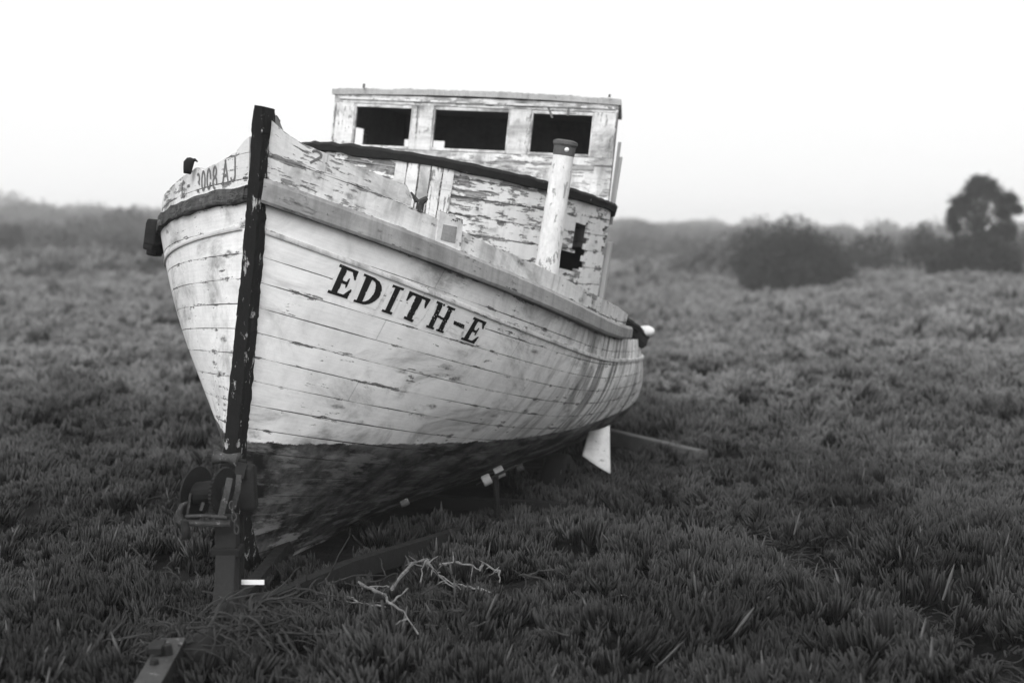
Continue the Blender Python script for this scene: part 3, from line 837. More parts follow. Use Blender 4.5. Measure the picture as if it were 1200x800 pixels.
# ------------------------------------------------------------------ ice plant
def tuft(name, seed, shoots, rad, lh, lw, lean=.35, segs=3):
    rg = random.Random(seed); mb = MB()
    for s in range(shoots):
        r = rad*math.sqrt(rg.random()); a = rg.uniform(0, 6.283)
        cx, cy = r*math.cos(a), r*math.sin(a)
        dx, dy = rg.gauss(0, .22), rg.gauss(0, .22)
        base = -.03+rg.uniform(-.03, .03); nl = rg.randint(5, 8); sh = rg.uniform(.75, 1.2)
        for k in range(nl):
            az = 6.283*k/nl+rg.uniform(-.4, .4); ln = lean*rg.uniform(.3, 1.25)*(.55 if k % 2 else 1.1)
            L = lh*sh*rg.uniform(.7, 1.15); w = lw*rg.uniform(.75, 1.15); lr = rg.random()
            d = Vector((math.cos(az)*ln+dx, math.sin(az)*ln+dy, 1)).normalized()
            p = Vector((cx+.006*math.cos(az), cy+.006*math.sin(az), base))
            side = d.orthogonal().normalized(); oth = d.cross(side); ph = rg.uniform(0, 6.28)
            vs = []; hh = []
            for i in range(segs+1):
                f = i/segs; c = p+d*L*f+Vector((-math.cos(az), -math.sin(az), 0))*(.22*ln*L*f*f)
                ww = w*(.75+.5*f if f < .5 else 1.0-.0*f)*(1.0 if i < segs else .28)*.5
                for q in range(3):
                    t = ph+q*2.094
                    vs.append(c+(side*math.cos(t)+oth*math.sin(t))*ww); hh.append(max(0.0, min(1.0, .15+.85*f)))
            fs = [(i*3+q, i*3+(q+1) % 3, (i+1)*3+(q+1) % 3, (i+1)*3+q) for i in range(segs) for q in range(3)]
            fs.append((segs*3, segs*3+1, segs*3+2))
            mb.add(vs, fs, h=hh, lr=lr)
    me = bpy.data.meshes.new(name); me.from_pydata(mb.v, [], mb.f)
    for k, dct in mb.a.items():
        at_ = me.attributes.new(k, 'FLOAT', 'POINT'); at_.data.foreach_set('value', np.array([dct[i] for i in range(len(mb.v))], dtype=np.float32))
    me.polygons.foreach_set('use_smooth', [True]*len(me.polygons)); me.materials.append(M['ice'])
    return bpy.data.objects.new(name, me)
src = bpy.data.collections.new('ice_plant_shoots')
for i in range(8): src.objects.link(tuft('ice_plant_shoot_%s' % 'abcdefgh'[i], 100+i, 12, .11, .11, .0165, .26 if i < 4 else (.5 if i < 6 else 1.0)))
def scatter(name, coll, pts, rots, scl, idx):
    me = bpy.data.meshes.new(name); me.from_pydata([tuple(p) for p in pts], [], [])
    a = me.attributes.new('rot', 'FLOAT_VECTOR', 'POINT'); a.data.foreach_set('vector', np.asarray(rots, dtype=np.float32).ravel())
    a = me.attributes.new('scl', 'FLOAT', 'POINT'); a.data.foreach_set('value', np.asarray(scl, dtype=np.float32))
    a = me.attributes.new('idx', 'INT', 'POINT'); a.data.foreach_set('value', np.asarray(idx, dtype=np.int32))
    o = bpy.data.objects.new(name, me); COL.objects.link(o)
    ng = bpy.data.node_groups.new(name, 'GeometryNodeTree')
    ng.interface.new_socket('Geometry', in_out='INPUT', socket_type='NodeSocketGeometry')
    ng.interface.new_socket('Geometry', in_out='OUTPUT', socket_type='NodeSocketGeometry')
    N = ng.nodes; gi = N.new('NodeGroupInput'); go = N.new('NodeGroupOutput')
    ip = N.new('GeometryNodeInstanceOnPoints'); ci = N.new('GeometryNodeCollectionInfo')
    ci.inputs['Collection'].default_value = coll; ci.inputs['Separate Children'].default_value = True; ci.inputs['Reset Children'].default_value = True
    def na(n, t):
        q = N.new('GeometryNodeInputNamedAttribute'); q.data_type = t; q.inputs['Name'].default_value = n; return q.outputs['Attribute']
    ng.links.new(gi.outputs[0], ip.inputs['Points']); ng.links.new(ci.outputs[0], ip.inputs['Instance'])
    ip.inputs['Pick Instance'].default_value = True
    ng.links.new(na('idx', 'INT'), ip.inputs['Instance Index']); ng.links.new(na('rot', 'FLOAT_VECTOR'), ip.inputs['Rotation'])
    ng.links.new(na('scl', 'FLOAT'), ip.inputs['Scale']); ng.links.new(ip.outputs[0], go.inputs[0])
    m = o.modifiers.new('scatter', 'NODES'); m.node_group = ng
    return o
def field():
    zones = [(2.5, 13, 62, 1.0, .62), (13, 26, 30, 1.35, .6), (26, 60, 9, 2.3, .58), (60, 130, 1.6, 4.6, .6), (130, 240, .5, 8.0, .5)]
    PT = []; RO = []; SC = []; ID = []
    for r0, r1, dens, s0, ha in zones:
        area = ha*(r1*r1-r0*r0); n = int(area*dens)
        r = np.sqrt(RNG.uniform(r0*r0, r1*r1, n)); a = RNG.uniform(-ha, ha, n)
        x = r*np.sin(a); y = r*np.cos(a)
        # thin, trodden strip running away to the right, and general patchiness
        path = np.exp(-(((x-(1.9+ (y-6.2)*-.05+.25*np.sin(y*1.3)))/.34)**2))*sst((9.5-y)/1.5)
        pch = vnoise(x*1.7+5, y*1.7, 8)
        keep = RNG.random(n) > np.clip(path*.9+.4*sst((pch-.55)/.2), 0, .97)
        # the boat's own shadow and keel line carry little growth
        bx = x-(-1.26+.277*(y-7)); ub = (np.abs(bx-.3) < .85) & (y > 7.9) & (y < 12.8) & (x < np.interp(y, [7.6, 8.75, 9.66, 10.7, 13], [-1.0, -.42, .15, .65, 1.6]))
        keep &= ~(ub & (RNG.random(n) < .94))
        x, y = x[keep], y[keep]; n = len(x)
        lift = (vnoise(x*2.6, y*2.6, 4)-.4)*.11*min(2.5, s0)
        z = terr(x, y)+lift+.01
        hum = (.55+.55*vnoise(x*1.1, y*1.1, 12)+.45*vnoise(x*3.1, y*3.1, 13))
        sc_ = s0*hum*RNG.uniform(.7, 1.25, n)
        sc_ = np.where((x > -1.7) & (x < -.45) & (y > 6.75) & (y < 8.0), np.minimum(sc_, 1)*.66, sc_)
        # wind and growth direction vary over the patch
        w1 = (vnoise(x*1.3, y*1.3, 21)-.5)*.7; w2 = (vnoise(x*1.3, y*1.3, 22)-.5)*.7
        PT.append(np.stack([x, y, z], 1)); RO.append(np.stack([w1+RNG.normal(0, .12, n), w2+RNG.normal(0, .12, n), RNG.uniform(0, 6.28, n)], 1))
        SC.append(sc_); ID.append(RNG.integers(0, 8, n))
    return map(np.concatenate, (PT, RO, SC, ID))
PT, RO, SC, ID = field()
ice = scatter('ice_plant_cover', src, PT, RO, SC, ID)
tag(ice, 'dark succulent ice plant covering the whole field around the boat', 'ground cover', kind='stuff')

# ------------------------------------------------------------------ bushes and trees
def leafball(mb, c, r, n, ls, seed, hmin=0.0, hollow=.35, bumps=.25):
    rg = np.random.default_rng(seed)
    d = rg.normal(size=(n, 3)); d /= np.linalg.norm(d, axis=1, keepdims=True)
    f = (hollow+(1-hollow)*rg.random(n)**.5)
    bump = np.array([1+bumps*mnoise.noise(Vector(q)*2.3+Vector((seed*1.7, 0, 0)))*1.6+bumps*.6*mnoise.noise(Vector(q)*6+Vector((seed, 9, 0))) for q in d])
    p = d*f[:, None]*bump[:, None]*np.array(r)+np.array(c)
    for q in p:
        if q[2] < hmin: continue
        a = Vector(rg.normal(size=3)).normalized(); b = a.orthogonal().normalized(); s = ls*rg.uniform(.5, 1.3)
        b2 = a.cross(b); u = b*s; v = b2*s*.55; q = Vector(q)
        lr = rg.random()*.94
        mb.add([q-u, q-v, q+u+a*s*.3, q+v], [(0, 1, 2, 3)], h=.55, lr=lr)
def bush(name, x0, x1, ytop, ybase, dist, mat, label, cat, seed, n=5000, ls=.1, lobes=5, group=None):
    zc = float(terr((x0+x1)/2/F*dist-600/F*dist, dist))
    xa = (x0-600)/F*dist; xb = (x1-600)/F*dist
    top = CH+(YH-ytop)/F*dist; cx = (xa+xb)/2; w = (xb-xa)/2; hgt = top-zc
    root = empty(name, (cx, dist, zc)); tag(root, label, cat, group)
    rg = random.Random(seed); mb = MB()
    leafball(mb, (cx, dist, zc+hgt*.45), (w*.82, w*.7, hgt*.52), int(n*.4), ls, seed, zc)
    for k in range(lobes):
        a = rg.uniform(-1, 1); hh = rg.uniform(.18, .68)*(1-.45*abs(a))
        lw = w*rg.uniform(.26, .42); lx = cx+a*(w-lw*.9); lh = min(lw*.9, hgt*.34)
        leafball(mb, (lx, dist+rg.uniform(-.6, .5)*w, zc+max(lh*.6, hgt*hh)), (lw, lw, lh), int(n*.6/lobes), ls, seed*31+k, zc)
    mb.build('foliage', mat, root)
    for k in range(5):
        ms = MB(); a = rg.uniform(-.5, .5)*w
        ms.tube([(cx+a*.3, dist, zc-.05), (cx+a*.6, dist+rg.uniform(-.2, .2), zc+hgt*.25), (cx+a, dist+rg.uniform(-.3, .3), zc+hgt*.55)], [.05, .035, .015], 6)
        ms.build('stem', M['bark'], root)
    return root
bush('shrub', 838, 1006, 258, 347, 52, M['bush'], 'large rounded grey-green shrub standing left of the gap in the hedge line', 'shrub', 3, 34000, .06, 14)
bush('shrub', 1046, 1120, 264, 333, 62, M['bush'], 'low domed shrub just left of the lone dark tree', 'shrub', 5, 6000, .09, 5)
bush('shrub', 1088, 1204, 270, 335, 57, M['tree'], 'dark wide shrub spreading under the lone dark tree', 'shrub', 6, 12000, .08, 7)
bush('shrub', 980, 1062, 270, 333, 66, M['bush'], 'low pale shrub in the gap between the big shrub and the domed one', 'shrub', 8, 5000, .09, 6)
bush('shrub', 1165, 1260, 266, 320, 84, M['bush'], 'distant misty shrub at the right edge of the picture', 'shrub', 9, 4000, .12, 5)
MIST = 'misty shrubs and treetops behind the boat on the right'
mist = [(700, 770, 256, 120, 'tall misty thicket tree close to the right side of the wheelhouse'), (748, 800, 262, 112, 'misty thicket tree second from the wheelhouse'),
        (782, 838, 258, 122, 'spiky topped misty thicket tree in the middle of the misty row'), (822, 872, 264, 110, 'misty thicket tree touching the left side of the big rounded shrub'),
        (905, 985, 266, 118, 'pale treetop showing just above the big rounded shrub'), (860, 925, 262, 126, 'faint misty treetop left above the big rounded shrub')]
for k, (a, b, yt, d, lb) in enumerate(mist):
    bush('thicket_tree', a, b, yt, 340, d*3.4, M['bush'], lb, 'tree', 20+k, 5000, .5, 7, MIST)
for k, (a, b, yt, d, lb) in enumerate([(690, 775, 300, 78, 'low hazy bush beside the boat stern, nearest of the low row'), (765, 830, 296, 84, 'low hazy bush in the middle of the low row'), (815, 880, 300, 74, 'low hazy bush at the foot of the big rounded shrub')]):
    bush('low_bush', a, b, yt, 345, d*1.9, M['bush'], lb, 'bush', 40+k, 4000, .22, 6, 'low hazy bushes right of the boat')
left = [(-8, 34, 261, 88, 'small dark bush on the hillside at the left edge'), (52, 92, 250, 140, 'faint bush on the misty ridge left of centre'), (110, 150, 248, 150, 'faint rounded bush on the misty ridge above the slope'),
        (150, 205, 246, 140, 'misty bush on the ridge just left of the boat shoulder')]
for k, (a, b, yt, d, lb) in enumerate(left):
    bush('hill_bush', a, b, yt, 270, d*(1 if k == 0 else 2.9), M['bush'], lb, 'bush', 60+k, 2500, (.15 if k == 0 else .4), 5, 'bushes on the misty left ridge')

# lone dark tree
TD = 58.0
tx = (1150-600)/F*TD; tz = float(terr(tx, TD))
tree = empty('tree', (tx, TD, tz)); tag(tree, 'lone dark tree with a rounded gappy crown rising above the hedge on the right', 'tree')
mb = MB(); rg = random.Random(5)
mb.tube([(tx, TD, tz-.1), (tx+.05, TD, tz+1.2), (tx-.05, TD, tz+2.4), (tx, TD, tz+3.8)], [.16, .12, .09, .03], 10)
lobes = [(-.38, 1, 4.0, .33), (.38, 1, 3.98, .33), (1.05, 1, 2.75, .26), (-1.05, 1, 2.9, .26), (0, .85, 3.85, .5), (-.42, .9, 3.4, .5), (.45, 1, 3.45, .48), (-.85, .9, 2.9, .48), (.0, 1, 3.0, .55), (.85, .8, 2.95, .42), (-.95, 1, 2.3, .34), (.9, 1, 2.25, .36),
         (-.3, 1, 2.4, .45), (.45, .9, 2.2, .42), (1.15, 1, 1.95, .26), (-.9, 1, 1.7, .3), (-.2, 1, 1.7, .3), (.5, 1, 1.55, .25), (-.5, 1, 3.75, .4), (.5, 1, 3.7, .4), (-.95, 1, 3.3, .33), (.95, 1, 3.4, .3), (0, 1, 4.15, .3), (1.2, .9, 3.0, .25), (-1.25, 1, 2.6, .22)]
mc = MB()
for k, (lx, _, lz, lr) in enumerate(lobes):
    c = (tx+lx*.98, TD+rg.uniform(-.7, .7), tz+lz+.05)
    leafball(mc, c, (lr*1.02, lr, lr*.92), 1500, .045, 300+k, 0, .1, .6)
    mb.tube([(tx, TD, tz+max(.9, lz-1.1)), ((tx*2+lx)/2, (TD+c[1])/2, tz+lz-.5), c], [.06, .035, .012], 6)
mb.build('trunk', M['bark'], tree); mc.build('crown', M['tree'], tree)

# scrub patches on the left slope
scrub_src = bpy.data.collections.new('scrub_clumps')
for i in range(4):
    mb = MB(); leafball(mb, (0, 0, .22), (.5, .5, .34), 900, .05, 700+i, -.05, .3, .4)
    me = bpy.data.meshes.new('scrub_clump'); me.from_pydata(mb.v, [], mb.f)
    for k, dct in mb.a.items():
        at_ = me.attributes.new(k, 'FLOAT', 'POINT'); at_.data.foreach_set('value', np.array([dct[j] for j in range(len(mb.v))], dtype=np.float32))
    me.materials.append(M['scrub']); scrub_src.objects.link(bpy.data.objects.new('scrub_clump', me))
n = 42000; r = 30+430*RNG.random(n)**1.15; a = RNG.uniform(-.55, .5, n); r = np.where((a > -.02) & (r < 62), r+60, r); x = r*np.sin(a); y = r*np.cos(a)
rr2 = np.hypot(x, y); kp = (vnoise(x*.16, y*.09+2, 31)+.25*(vnoise(x*.7, y*.5, 33)-.5) > np.where(a[:len(x)] < -.02, .64-.2*sst((rr2-50)/110), .47)) | (RNG.random(n) < .1*sst((rr2-40)/60)); x, y = x[kp], y[kp]; n = len(x)
scr = scatter('hillside_scrub', scrub_src, np.stack([x, y, terr(x, y)], 1), np.stack([0*x, 0*x, RNG.uniform(0, 6.28, n)], 1), RNG.lognormal(-.25, .42, n)*(.45+.55*sst((np.hypot(x, y)-30)/90))*(1+np.hypot(x, y)/170), RNG.integers(0, 4, n))
tag(scr, 'low dark scrub scattered over the misty slopes behind the boat', 'scrub', kind='stuff')

# ------------------------------------------------------------------ trailer
TRZ = .13
trl = empty('boat_trailer', (-1.2, 6.1, 0)); tag(trl, 'rusty boat trailer with a hand winch, sunk in ice plant under the bow', 'trailer')
# tongue end: channel with pale rusty top
a0 = at(160, 812, 5.0); a1 = at(196, 760, 5.62)
a0.z = .18; a1.z = .19
ax = (a1-a0).normalized(); sx = ax.cross(Vector((0, 0, 1))).normalized()
mb = MB(); AL = (a1-a0).length; mb.box(a0-sx*.045, sx*.09, ax*(AL+.03), Vector((0, 0, -.13)))
mb.build('tongue_channel', M['steel_dark'], trl, bevel=.006)
mb = MB(); mb.box(a0-sx*.05+Vector((0, 0, .003)), sx*.1, ax*AL, Vector((0, 0, .008)))
cplate = mb.build('top_plate', M['rust_pale'], trl, bevel=.003)
mb = MB()
mb.tube([a0+ax*.40+sx*.01+Vector((0, 0, .011)), a0+ax*.40+sx*.01+Vector((0, 0, .05))], [.03, .024], 6)
mb.tube([a0+ax*.28-sx*.015+Vector((0, 0, .011)), a0+ax*.28-sx*.015+Vector((0, 0, .03))], [.02, .017], 6)
mb.box(a0+ax*.34-sx*.05+Vector((0, 0, .03)), sx*.05, ax*.12, Vector((0, 0, .022)))
mb.build('bolt', M['rust'], cplate)
# tube frame after the channel
c0 = a1-ax*.02-Vector((0, 0, .1)); pbase = at(256, 752, 6.12); pbase.z = .08
mb = MB(); mb.tube([c0+sx*.02, (c0+pbase)/2+Vector((.03, 0, .0)), pbase+Vector((.0, .1, -.02))], [.075, .08, .075], 14)
mb.build('tongue_tube', M['rust'], trl, smooth=True)
# winch post, leaning towards the boat
ptop = at(262, 645, 6.5)
mb = MB(); dx = Vector((.045, 0, 0)); dy = Vector((0, .1, 0)); up = ptop-pbase
q = [pbase-dx-dy*.5-up*.3, pbase+dx-dy*.5-up*.3, pbase+dx*1.15+dy*.5-up*.3, pbase-dx+dy*.5-up*.3]
vs = q+[p+up*1.3 for p in q]
mb.add(vs, [(0, 3, 2, 1), (4, 5, 6, 7), (0, 1, 5, 4), (1, 2, 6, 5), (2, 3, 7, 6), (3, 0, 4, 7)])
mb.build('winch_post', M['post'], trl, bevel=.005)
mb = MB(); mb.box(ptop+Vector((-.068, -.06, -.02)), (.136, 0, 0), (0, .13, 0), (0, 0, .04)); mb.build('post_collar', M['steel_dark'], trl, bevel=.006)
mb = MB(); h1 = at(262, 604, 6.62)
mb.box(ptop+Vector((-.05, -.045, .02)), (.1, 0, 0), (0, .1, 0), h1-ptop-Vector((0, 0, .02))); mb.build('post_head', M['steel_dark'], trl, bevel=.006)
mb = MB(); mb.tube([at(279, 603, 6.75), at(279, 650, 6.7), at(277, 700, 6.6)], .014, 8); mb.build('brace_rod', M['steel_dark'], trl)
# winch
def disc(mb, c, axis, r, th, n=36, rim=.012, spokes=0, teeth=0):
    c = Vector(c); axis = Vector(axis).normalized(); a = axis.orthogonal().normalized(); b = axis.cross(a)
    vs = []; fs = []
    m = n
    for s in (-1, 1):
        for k in range(m):
            t = 2*math.pi*k/m; rr_ = r*(1-(.055 if teeth and k % 2 else 0))
            vs.append(c+axis*th*s/2+(a*math.cos(t)+b*math.sin(t))*rr_)
    fs.append(tuple(range(m))[::-1]); fs.append(tuple(range(m, 2*m)))
    fs += [(k, (k+1) % m, m+(k+1) % m, m+k) for k in range(m)]
    mb.add(vs, fs)
winch = None
wa = Vector((.9, -.38, -.06)).normalized(); D_ = 6.55
mb = MB(); cL = at(226, 578, D_+.02); cR = at(258, 575, D_-.02)
mb.tube([cL, cR], [.055, .055], 16)
winch = mb.build('winch', M['steel_dark'], trl)
mb = MB(); disc(mb, cL, wa, .128, .008); disc(mb, cL-wa*.006, wa, .118, .006); mb.build('drum_flange', M['rust'], winch)
mb = MB(); disc(mb, cR, wa, .112, .014, n=72, teeth=1); mb.tube([cR-wa*.02, cR+wa*.03], [.03, .025], 12); mb.build('gear_wheel', M['rust'], winch)
def strap(mb, pts, w, th):
    for p, q in zip(pts[:-1], pts[1:]):
        p, q = Vector(p), Vector(q); d = (q-p).normalized(); s = d.cross(Vector((0, 1, 0))).normalized()
        mb.box(p-s*w/2, s*w, Vector((0, th, 0)), q-p)
mb = MB(); strap(mb, [at(266, 560, 6.44), at(262, 578, 6.42), at(254, 607, 6.42)], .03, .008)
strap(mb, [at(277, 556, 6.5), at(275, 575, 6.48), at(269, 596, 6.48)], .026, .008)
mb.build('winch_bracket', M['rust_pale'], winch, bevel=.002)
mb = MB(); strap(mb, [at(219, 578, 6.5), at(217, 592, 6.5), at(214, 606, 6.5)], .012, .01)
mb.build('winch_bracket', M['rust_pale'], winch, bevel=.002)
mb = MB(); mb.tube([at(213, 605, 6.44), at(233, 604, 6.43), at(262, 606, 6.42)], .0085, 8)
mb.tube([at(208, 612, 6.46), at(235, 613, 6.46), at(266, 613, 6.46)], .016, 8)
mb.build('pawl_shaft', M['rust_pale'], winch)
mb = MB(); mb.tube([at(216, 588, 6.42), at(209, 592, 6.4), at(205, 600, 6.4), at(205, 610, 6.4), at(209, 617, 6.4)], [.006, .012, .014, .014, .01], 10)
hd = mb.build('crank_handle', M['rust_pale'], winch, smooth=True)
mb = MB(); mb.tube([at(212, 612, 6.4), at(213, 622, 6.38), at(214, 631, 6.37)], [.018, .022, .018], 12); mb.build('crank_grip', M['rubber'], hd, smooth=True)
mb = MB(); strap(mb, [at(231, 598, 6.4), at(234, 589, 6.4)], .013, .01); mb.build('pawl', M['rust_pale'], winch)
mb = MB(); strap(mb, [at(284, 546, 6.75), at(286, 600, 6.72)], .085, .09); mb.build('stem_bracket', M['rust'], trl, bevel=.02)
# chain ends hanging from the winch
mb = MB()
def link(mb, c, r, tilt):
    pts = []
    for k in range(13):
        t = 2*math.pi*k/12; pts.append(Vector(c)+Vector((r*.55*math.cos(t)*math.cos(tilt), r*.55*math.cos(t)*math.sin(tilt), r*math.sin(t))))
    mb.tube(pts, .0035, 6, cap=False)
for k in range(5): link(mb, at(268+1.3*k, 592+7*k, 6.4), .02, k*1.5)
mb.build('chain', M['rust_pale'], winch)
# bow roller: waisted spool on a pin
rc = at(263, 537, 6.78); ra = Vector((.97, -.2, -.1)).normalized()
mb = MB(); ks = np.linspace(-1, 1, 17)
mb.tube([rc+ra*.062*k for k in ks], [.022+.017*abs(k)**1.6 for k in ks], 20); mb.build('bow_roller', M['roller'], trl, smooth=True)
bpy.data.objects['bow_roller'].data.materials.clear(); bpy.data.objects['bow_roller'].data.materials.append(M['rust_pale'])
mb = MB(); mb.tube([rc-ra*.1, rc+ra*.1], .009, 8); strap(mb, [rc+ra*.08, at(276, 560, 6.7)], .05, .012); mb.build('roller_pin', M['rust'], trl)
# A-frame rails, cross members, axle
axd = Vector((.277, .961, 0)); axs = Vector((.961, -.277, 0))
f0 = Vector((pbase.x, pbase.y+.1, .1))
pr1 = Vector((-.84, 7.2, .13)); pr2 = Vector((.05, 8.95, .08))
def beam(mb, p, q, w, h):
    p, q = Vector(p), Vector(q); d = (q-p).normalized(); s = d.cross(Vector((0, 0, 1))).normalized()
    mb.box(p-s*w/2, s*w, q-p, Vector((0, 0, -h)))
for side in (1, -1):
    e1 = f0+axd*1.15+axs*.34*side*1.0; e2 = f0+axd*3.3+axs*.95*side
    e3 = e2+axd*2.4
    if side == 1: e1 = pr1; e2 = pr2; e3 = pr2+axd*2.2
    mb = MB(); beam(mb, f0+Vector((0, 0, .05)), e1+Vector((0, 0, .02)), .06, .1); beam(mb, e1+Vector((0, 0, .02)), e2, .06, .1); beam(mb, e2, e3, .06, .1)
    mb.build('side_rail', M['rust'], trl)
mb = MB(); beam(mb, f0+axd*3.2-axs*.95+Vector((0, 0, -.0)), f0+axd*3.2+axs*.75, .07, .08); mb.build('cross_member', M['rust'], trl)
ac = f0+axd*3.95
mb = MB(); mb.tube([ac-axs*.95+Vector((0, 0, .1)), ac+axs*.6+Vector((0, 0, .1))], .03, 8); mb.build('axle', M['rust'], trl)
for sd_ in (-1, 1):
    c = ac+axs*.9*sd_+Vector((0, 0, .12)) if sd_ == -1 else at(655, 578, 9.95)
    mb = MB(); n = 40; R = []
    for k in range(n):
        t = 2*math.pi*k/n; rd = Vector((axd.x*math.cos(t), axd.y*math.cos(t), math.sin(t)))
        R.append([c+rd*r_+axs*o for r_, o in ((.17, -.07), (.24, -.085), (.28, -.06), (.285, 0), (.28, .06), (.24, .085), (.17, .07))])
    R.append(R[0]); mb.grid(np.array(R)); wh = mb.build('wheel', M['rubber'], trl, smooth=True)
    mb = MB(); disc(mb, c, axs, .172, .09); mb.build('rim', M['rust'], wh)
# pale mudguard over the port wheel
mb = MB(); n = 16; R = []
A1, B1 = at(683, 534, 9.75), at(716, 555, 9.7)
for i in range(n+1):
    f = i/n
    lowp = A1.lerp(B1, f); topx = 690+26*f; 
    hi = at(692+24*f, 508-8*f, 9.85)
    row = []
    for j in range(10):
        g_ = j/9; p = lowp.lerp(hi, g_); p.y += .16*math.sin(math.pi*(g_*.5))*.6-.05*math.sin(math.pi*f)
        row.append(p)
    R.append(row)
mb.grid(np.array(R), flip=False); mb.build('mudguard', M['panel'], trl, smooth=True, solid=.006)
# keel rollers under the bilge
for (x, y, d, r_, l_) in ((570, 562, 8.55, .034, .055), (585, 553, 8.65, .036, .06), (609, 548, 8.95, .025, .05), (473, 589, 7.9, .02, .05)):
    c = at(x, y, d); dr = Vector((.82, .1, .38)).normalized()
    mb = MB(); mb.tube([c-dr*l_/2, c-dr*l_*.42, c+dr*l_*.42, c+dr*l_/2], [r_*.8, r_, r_, r_*.8], 14)
    mb.build('roller', M['roller'] if x > 500 and x < 600 else M['rust_pale'], trl, smooth=False)
    if d > 8.5 and d < 8.9 and x < 580:
        mb = MB(); mb.tube([c-dr*.07, c+dr*.2], .009, 8); mb.tube([c+dr*.06, c+dr*.02+Vector((.05, .1, -.32))], .018, 8); mb.build('roller_bracket', M['steel_dark'], trl)
# small white reflector strip beside the post
mb = MB(); c = at(278, 682, 6.45); mb.box(c+Vector((0, 0, -.011)), (.105, 0, .0), (0, .006, 0), (0, 0, .022)); 
rf = mb.build('reflector_strip', M['white'], trl); rf['label'] = 'small white reflector strip beside the winch post'

# ------------------------------------------------------------------ beam, twigs
b0 = at(700, 520, 12.3); b1 = at(826, 541, 11.6)
b0.z = float(terr(b0.x, b0.y))+.1; b1.z = float(terr(b1.x, b1.y))-.02
mb = MB(); n = 14
for_dir = (b1-b0); s_ = for_dir.cross(Vector((0, 0, 1))).normalized()
R = []
for i in range(n+1):
    p = b0+for_dir*i/n; e = .006*mnoise.noise(Vector((i*.9, 0, 0)))
    R.append([p-s_*.06, p-s_*(.06+e)+Vector((0, 0, .12)), p+s_*.06+Vector((0, 0, .125+e)), p+s_*.06])
mb.grid(np.array(R), closed=True); mb.f.append((0, 1, 2, 3)); k = len(mb.v); mb.f.append((k-1, k-2, k-3, k-4))
bm = mb.build('timber_beam', M['beam'], None, bevel=.01); tag(bm, 'grey weathered timber lying in the ice plant behind the boat stern', 'beam')

def px_line(pts, dist_up=.12):
    out = []
    for x, y in pts:
        up_ = dist_up; d = (CH-up_)*F/(y-YH)
        p = at(x, y, d); p.z = up_+float(terr(p.x, p.y)); 
        p = at(x, y, (CH-p.z)*F/(y-YH)); out.append(p)
    return out
def twig(name, lines, label, mat=M['twig'], r=.008, group=None):
    o = MB()
    for pts, rr_ in lines:
        P = [Vector(p) for p in px_line(pts, .15)]
        Q = []
        for a, b in zip(P[:-1], P[1:]):
            for f in (0, .33, .66): Q.append(a.lerp(b, f)+Vector((random.uniform(-1, 1), random.uniform(-1, 1), random.uniform(-.5, 1)))*.006)
        Q.append(P[-1])
        o.tube(Q, [rr_*.78*(1-.6*i/len(Q))*random.uniform(.6, 1.45) for i in range(len(Q))], 6)
        for q in Q[1:-1]:
            if random.random() < .45:
                d = Vector((random.uniform(-1, 1), random.uniform(-1, 1), random.uniform(-.6, .8))).normalized()
                L = random.uniform(.02, .09); o.tube([q, q+d*L*.5, q+d*L+Vector((0, 0, random.uniform(-.02, .01)))], [rr_*.5, rr_*.36, rr_*.12], 5)
    b = o.build(name, mat, None); return tag(b, label, 'branch', group)
twig('dead_branch', [([(458, 690), (470, 672), (484, 660), (498, 655), (503, 662), (512, 674), (530, 683), (545, 687)], .011), ([(498, 655), (493, 668), (491, 682)], .008),
                     ([(515, 662), (530, 659), (548, 661), (563, 668)], .009), ([(545, 687), (560, 690), (575, 694)], .007), ([(503, 662), (516, 678), (533, 689)], .008),
                     ([(563, 668), (566, 660), (580, 667), (586, 668), (585, 682)], .008)], 'pale bleached dead branch arching over the ice plant right of the trailer')
twig('dead_branch', [([(417, 682), (432, 690), (447, 697), (455, 707), (470, 716), (488, 742)], .010), ([(455, 707), (468, 697), (476, 689)], .008), ([(430, 688), (448, 687), (458, 688)], .006),
                     ([(404, 699), (425, 708), (450, 711)], .007)], 'pale forked dead twig lying left of and below the arching branch')
twig('dead_branch', [([(618, 676), (632, 669), (650, 667), (662, 673)], .009)], 'short grey twig in the ice plant right of the arching branch', M['dead'])

# tangle of dead ice plant stems round the post foot, litter in the trodden strip
mb = MB(); rg = random.Random(77)
def curl(p, d, L, r, bend):
    Q = [Vector(p)]; d = Vector(d).normalized(); n = 7
    for i in range(n):
        d = (d+Vector((rg.uniform(-bend, bend), rg.uniform(-bend, bend), rg.uniform(-bend, bend*.5)))).normalized()
        q = Q[-1]+d*L/n; q.z = max(q.z, .02+float(terr(q.x, q.y))); Q.append(q)
    mb.tube(Q, [r*(1-.5*i/n) for i in range(n+1)], 5)
for k in range(130):
    x = -1.12+rg.gauss(.0, .1); y = 6.05+rg.gauss(0, .14)
    curl((x, y, rg.uniform(.06, .24)), (rg.uniform(-.6, 1), rg.uniform(-1, .3), rg.uniform(-.6, .4)), rg.uniform(.15, .38), rg.uniform(.003, .0085), .35)
for k in range(40):
    p = a1+Vector((rg.gauss(.02, .07), rg.gauss(.03, .08), rg.uniform(-.1, .05))); curl(p, (rg.uniform(-1, 1), rg.uniform(-.8, .8), rg.uniform(-.6, .3)), rg.uniform(.1, .3), rg.uniform(.003, .007), .45)
for k in range(9):
    p = at(218+rg.uniform(0, 40), 742+rg.uniform(-12, 14), 5.95); curl(p, (1, -.2, -.1), rg.uniform(.2, .42), .007, .3)
for k in range(30):
    x = -.75+rg.gauss(0, .35); y = 6.65+rg.gauss(0, .22)
    curl((x, y, rg.uniform(.05, .16)), (rg.uniform(-1, 1), rg.uniform(-1, 1), .1), rg.uniform(.15, .4), rg.uniform(.003, .006), .4)
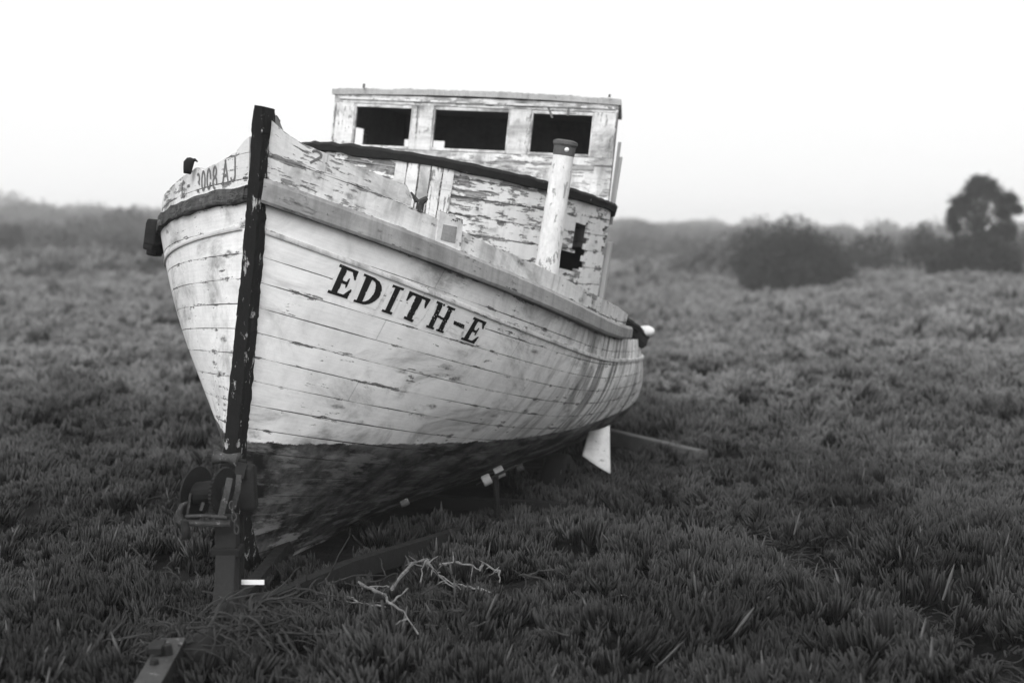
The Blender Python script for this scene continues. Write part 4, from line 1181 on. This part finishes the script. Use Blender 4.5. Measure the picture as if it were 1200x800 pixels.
for k in range(650):
    y = rg.uniform(5.4, 9.3); x = 1.9-(y-6.2)*.05+.25*math.sin(y*1.3)+rg.gauss(0, .22)
    curl((x, y, float(terr(x, y))+rg.uniform(.01, .07)), (rg.uniform(-1, 1), rg.uniform(-1, 1), rg.uniform(-.1, .4)), rg.uniform(.05, .2), rg.uniform(.002, .006), .5)
for k in range(700):
    y = rg.uniform(5.0, 11); x = rg.uniform(-.45, .45)*y
    if -1.6 < x < 1 and y > 6.9: continue
    curl((x, y, float(terr(x, y))+rg.uniform(.04, .13)), (rg.uniform(-1, 1), rg.uniform(-1, 1), rg.uniform(-.1, .6)), rg.uniform(.05, .22), rg.uniform(.002, .005), .5)
dd = mb.build('dead_stems', M['dead'], None); tag(dd, 'tangle of dead dry ice plant stems round the winch post and between the plants', 'dead stems', kind='stuff')

# ------------------------------------------------------------------ haze
mb = MB(); mb.box((-940, -940, -4), (1880, 0, 0), (0, 1880, 0), (0, 0, 21))
s = NT('haze'); s.t.nodes.remove(s.b)
pv = s.n('ShaderNodeVolumePrincipled'); pv.inputs['Color'].default_value = (1, 1, 1, 1); pv.inputs['Density'].default_value = .0015
pv.inputs['Anisotropy'].default_value = 0.0
s.lk(pv.outputs[0], s.t.nodes['Material Output'].inputs['Volume'])
hz = mb.build('haze', s.m, None); tag(hz, kind='stuff')

# ------------------------------------------------------------------ light
SUN_EL, SUN_AZ = math.radians(37), math.radians(-16)      # azimuth measured from +Y (view direction) to the right
sdir = Vector((math.sin(SUN_AZ)*math.cos(SUN_EL), math.cos(SUN_AZ)*math.cos(SUN_EL)*-1, math.sin(SUN_EL)))
sl = bpy.data.lights.new('sun', 'SUN'); sl.energy = 1.5; sl.angle = math.radians(35); sl.color = (1, 1, 1)
so = bpy.data.objects.new('sun', sl); COL.objects.link(so); so.rotation_euler = (-sdir).to_track_quat('-Z', 'Y').to_euler()
w = bpy.data.worlds.new('World'); sc.world = w; w.use_nodes = True; nt = w.node_tree
bg = nt.nodes['Background']; sky = nt.nodes.new('ShaderNodeTexSky'); sky.sky_type = 'NISHITA'; sky.sun_disc = False
sky.sun_elevation = SUN_EL; sky.sun_rotation = math.atan2(sdir.x, sdir.y); sky.air_density = 2; sky.dust_density = 8
bwn = nt.nodes.new('ShaderNodeRGBToBW'); nt.links.new(sky.outputs[0], bwn.inputs[0])
mx = nt.nodes.new('ShaderNodeMix'); mx.data_type = 'FLOAT'; mx.inputs[0].default_value = .9; nt.links.new(bwn.outputs[0], mx.inputs[2]); mx.inputs[3].default_value = 7.1
nt.links.new(mx.outputs[0], bg.inputs['Color']); bg.inputs['Strength'].default_value = .1

# ------------------------------------------------------------------ camera
cam = bpy.data.cameras.new('camera'); co = bpy.data.objects.new('camera', cam); COL.objects.link(co); sc.camera = co
cam.sensor_width = 36; cam.lens = F/1200*36; cam.clip_end = 3000; cam.clip_start = .05
co.location = (0, 0, CH); co.rotation_euler = (math.pi/2+PITCH, 0, 0)
cam.dof.use_dof = True; cam.dof.focus_distance = 7.35; cam.dof.aperture_fstop = 1.45
sc.render.engine = 'CYCLES'; sc.view_settings.view_transform = 'Standard'; sc.view_settings.look = 'None'
sc.view_settings.exposure = 0.72; sc.view_settings.gamma = 1.0
cy = sc.cycles; cy.use_denoising = True
try: cy.denoiser = 'OPENIMAGEDENOISE'
except Exception: pass
cy.max_bounces = 6; cy.diffuse_bounces = 3; cy.glossy_bounces = 2; cy.transmission_bounces = 2; cy.volume_bounces = 2
cy.use_adaptive_sampling = True; cy.adaptive_threshold = .02
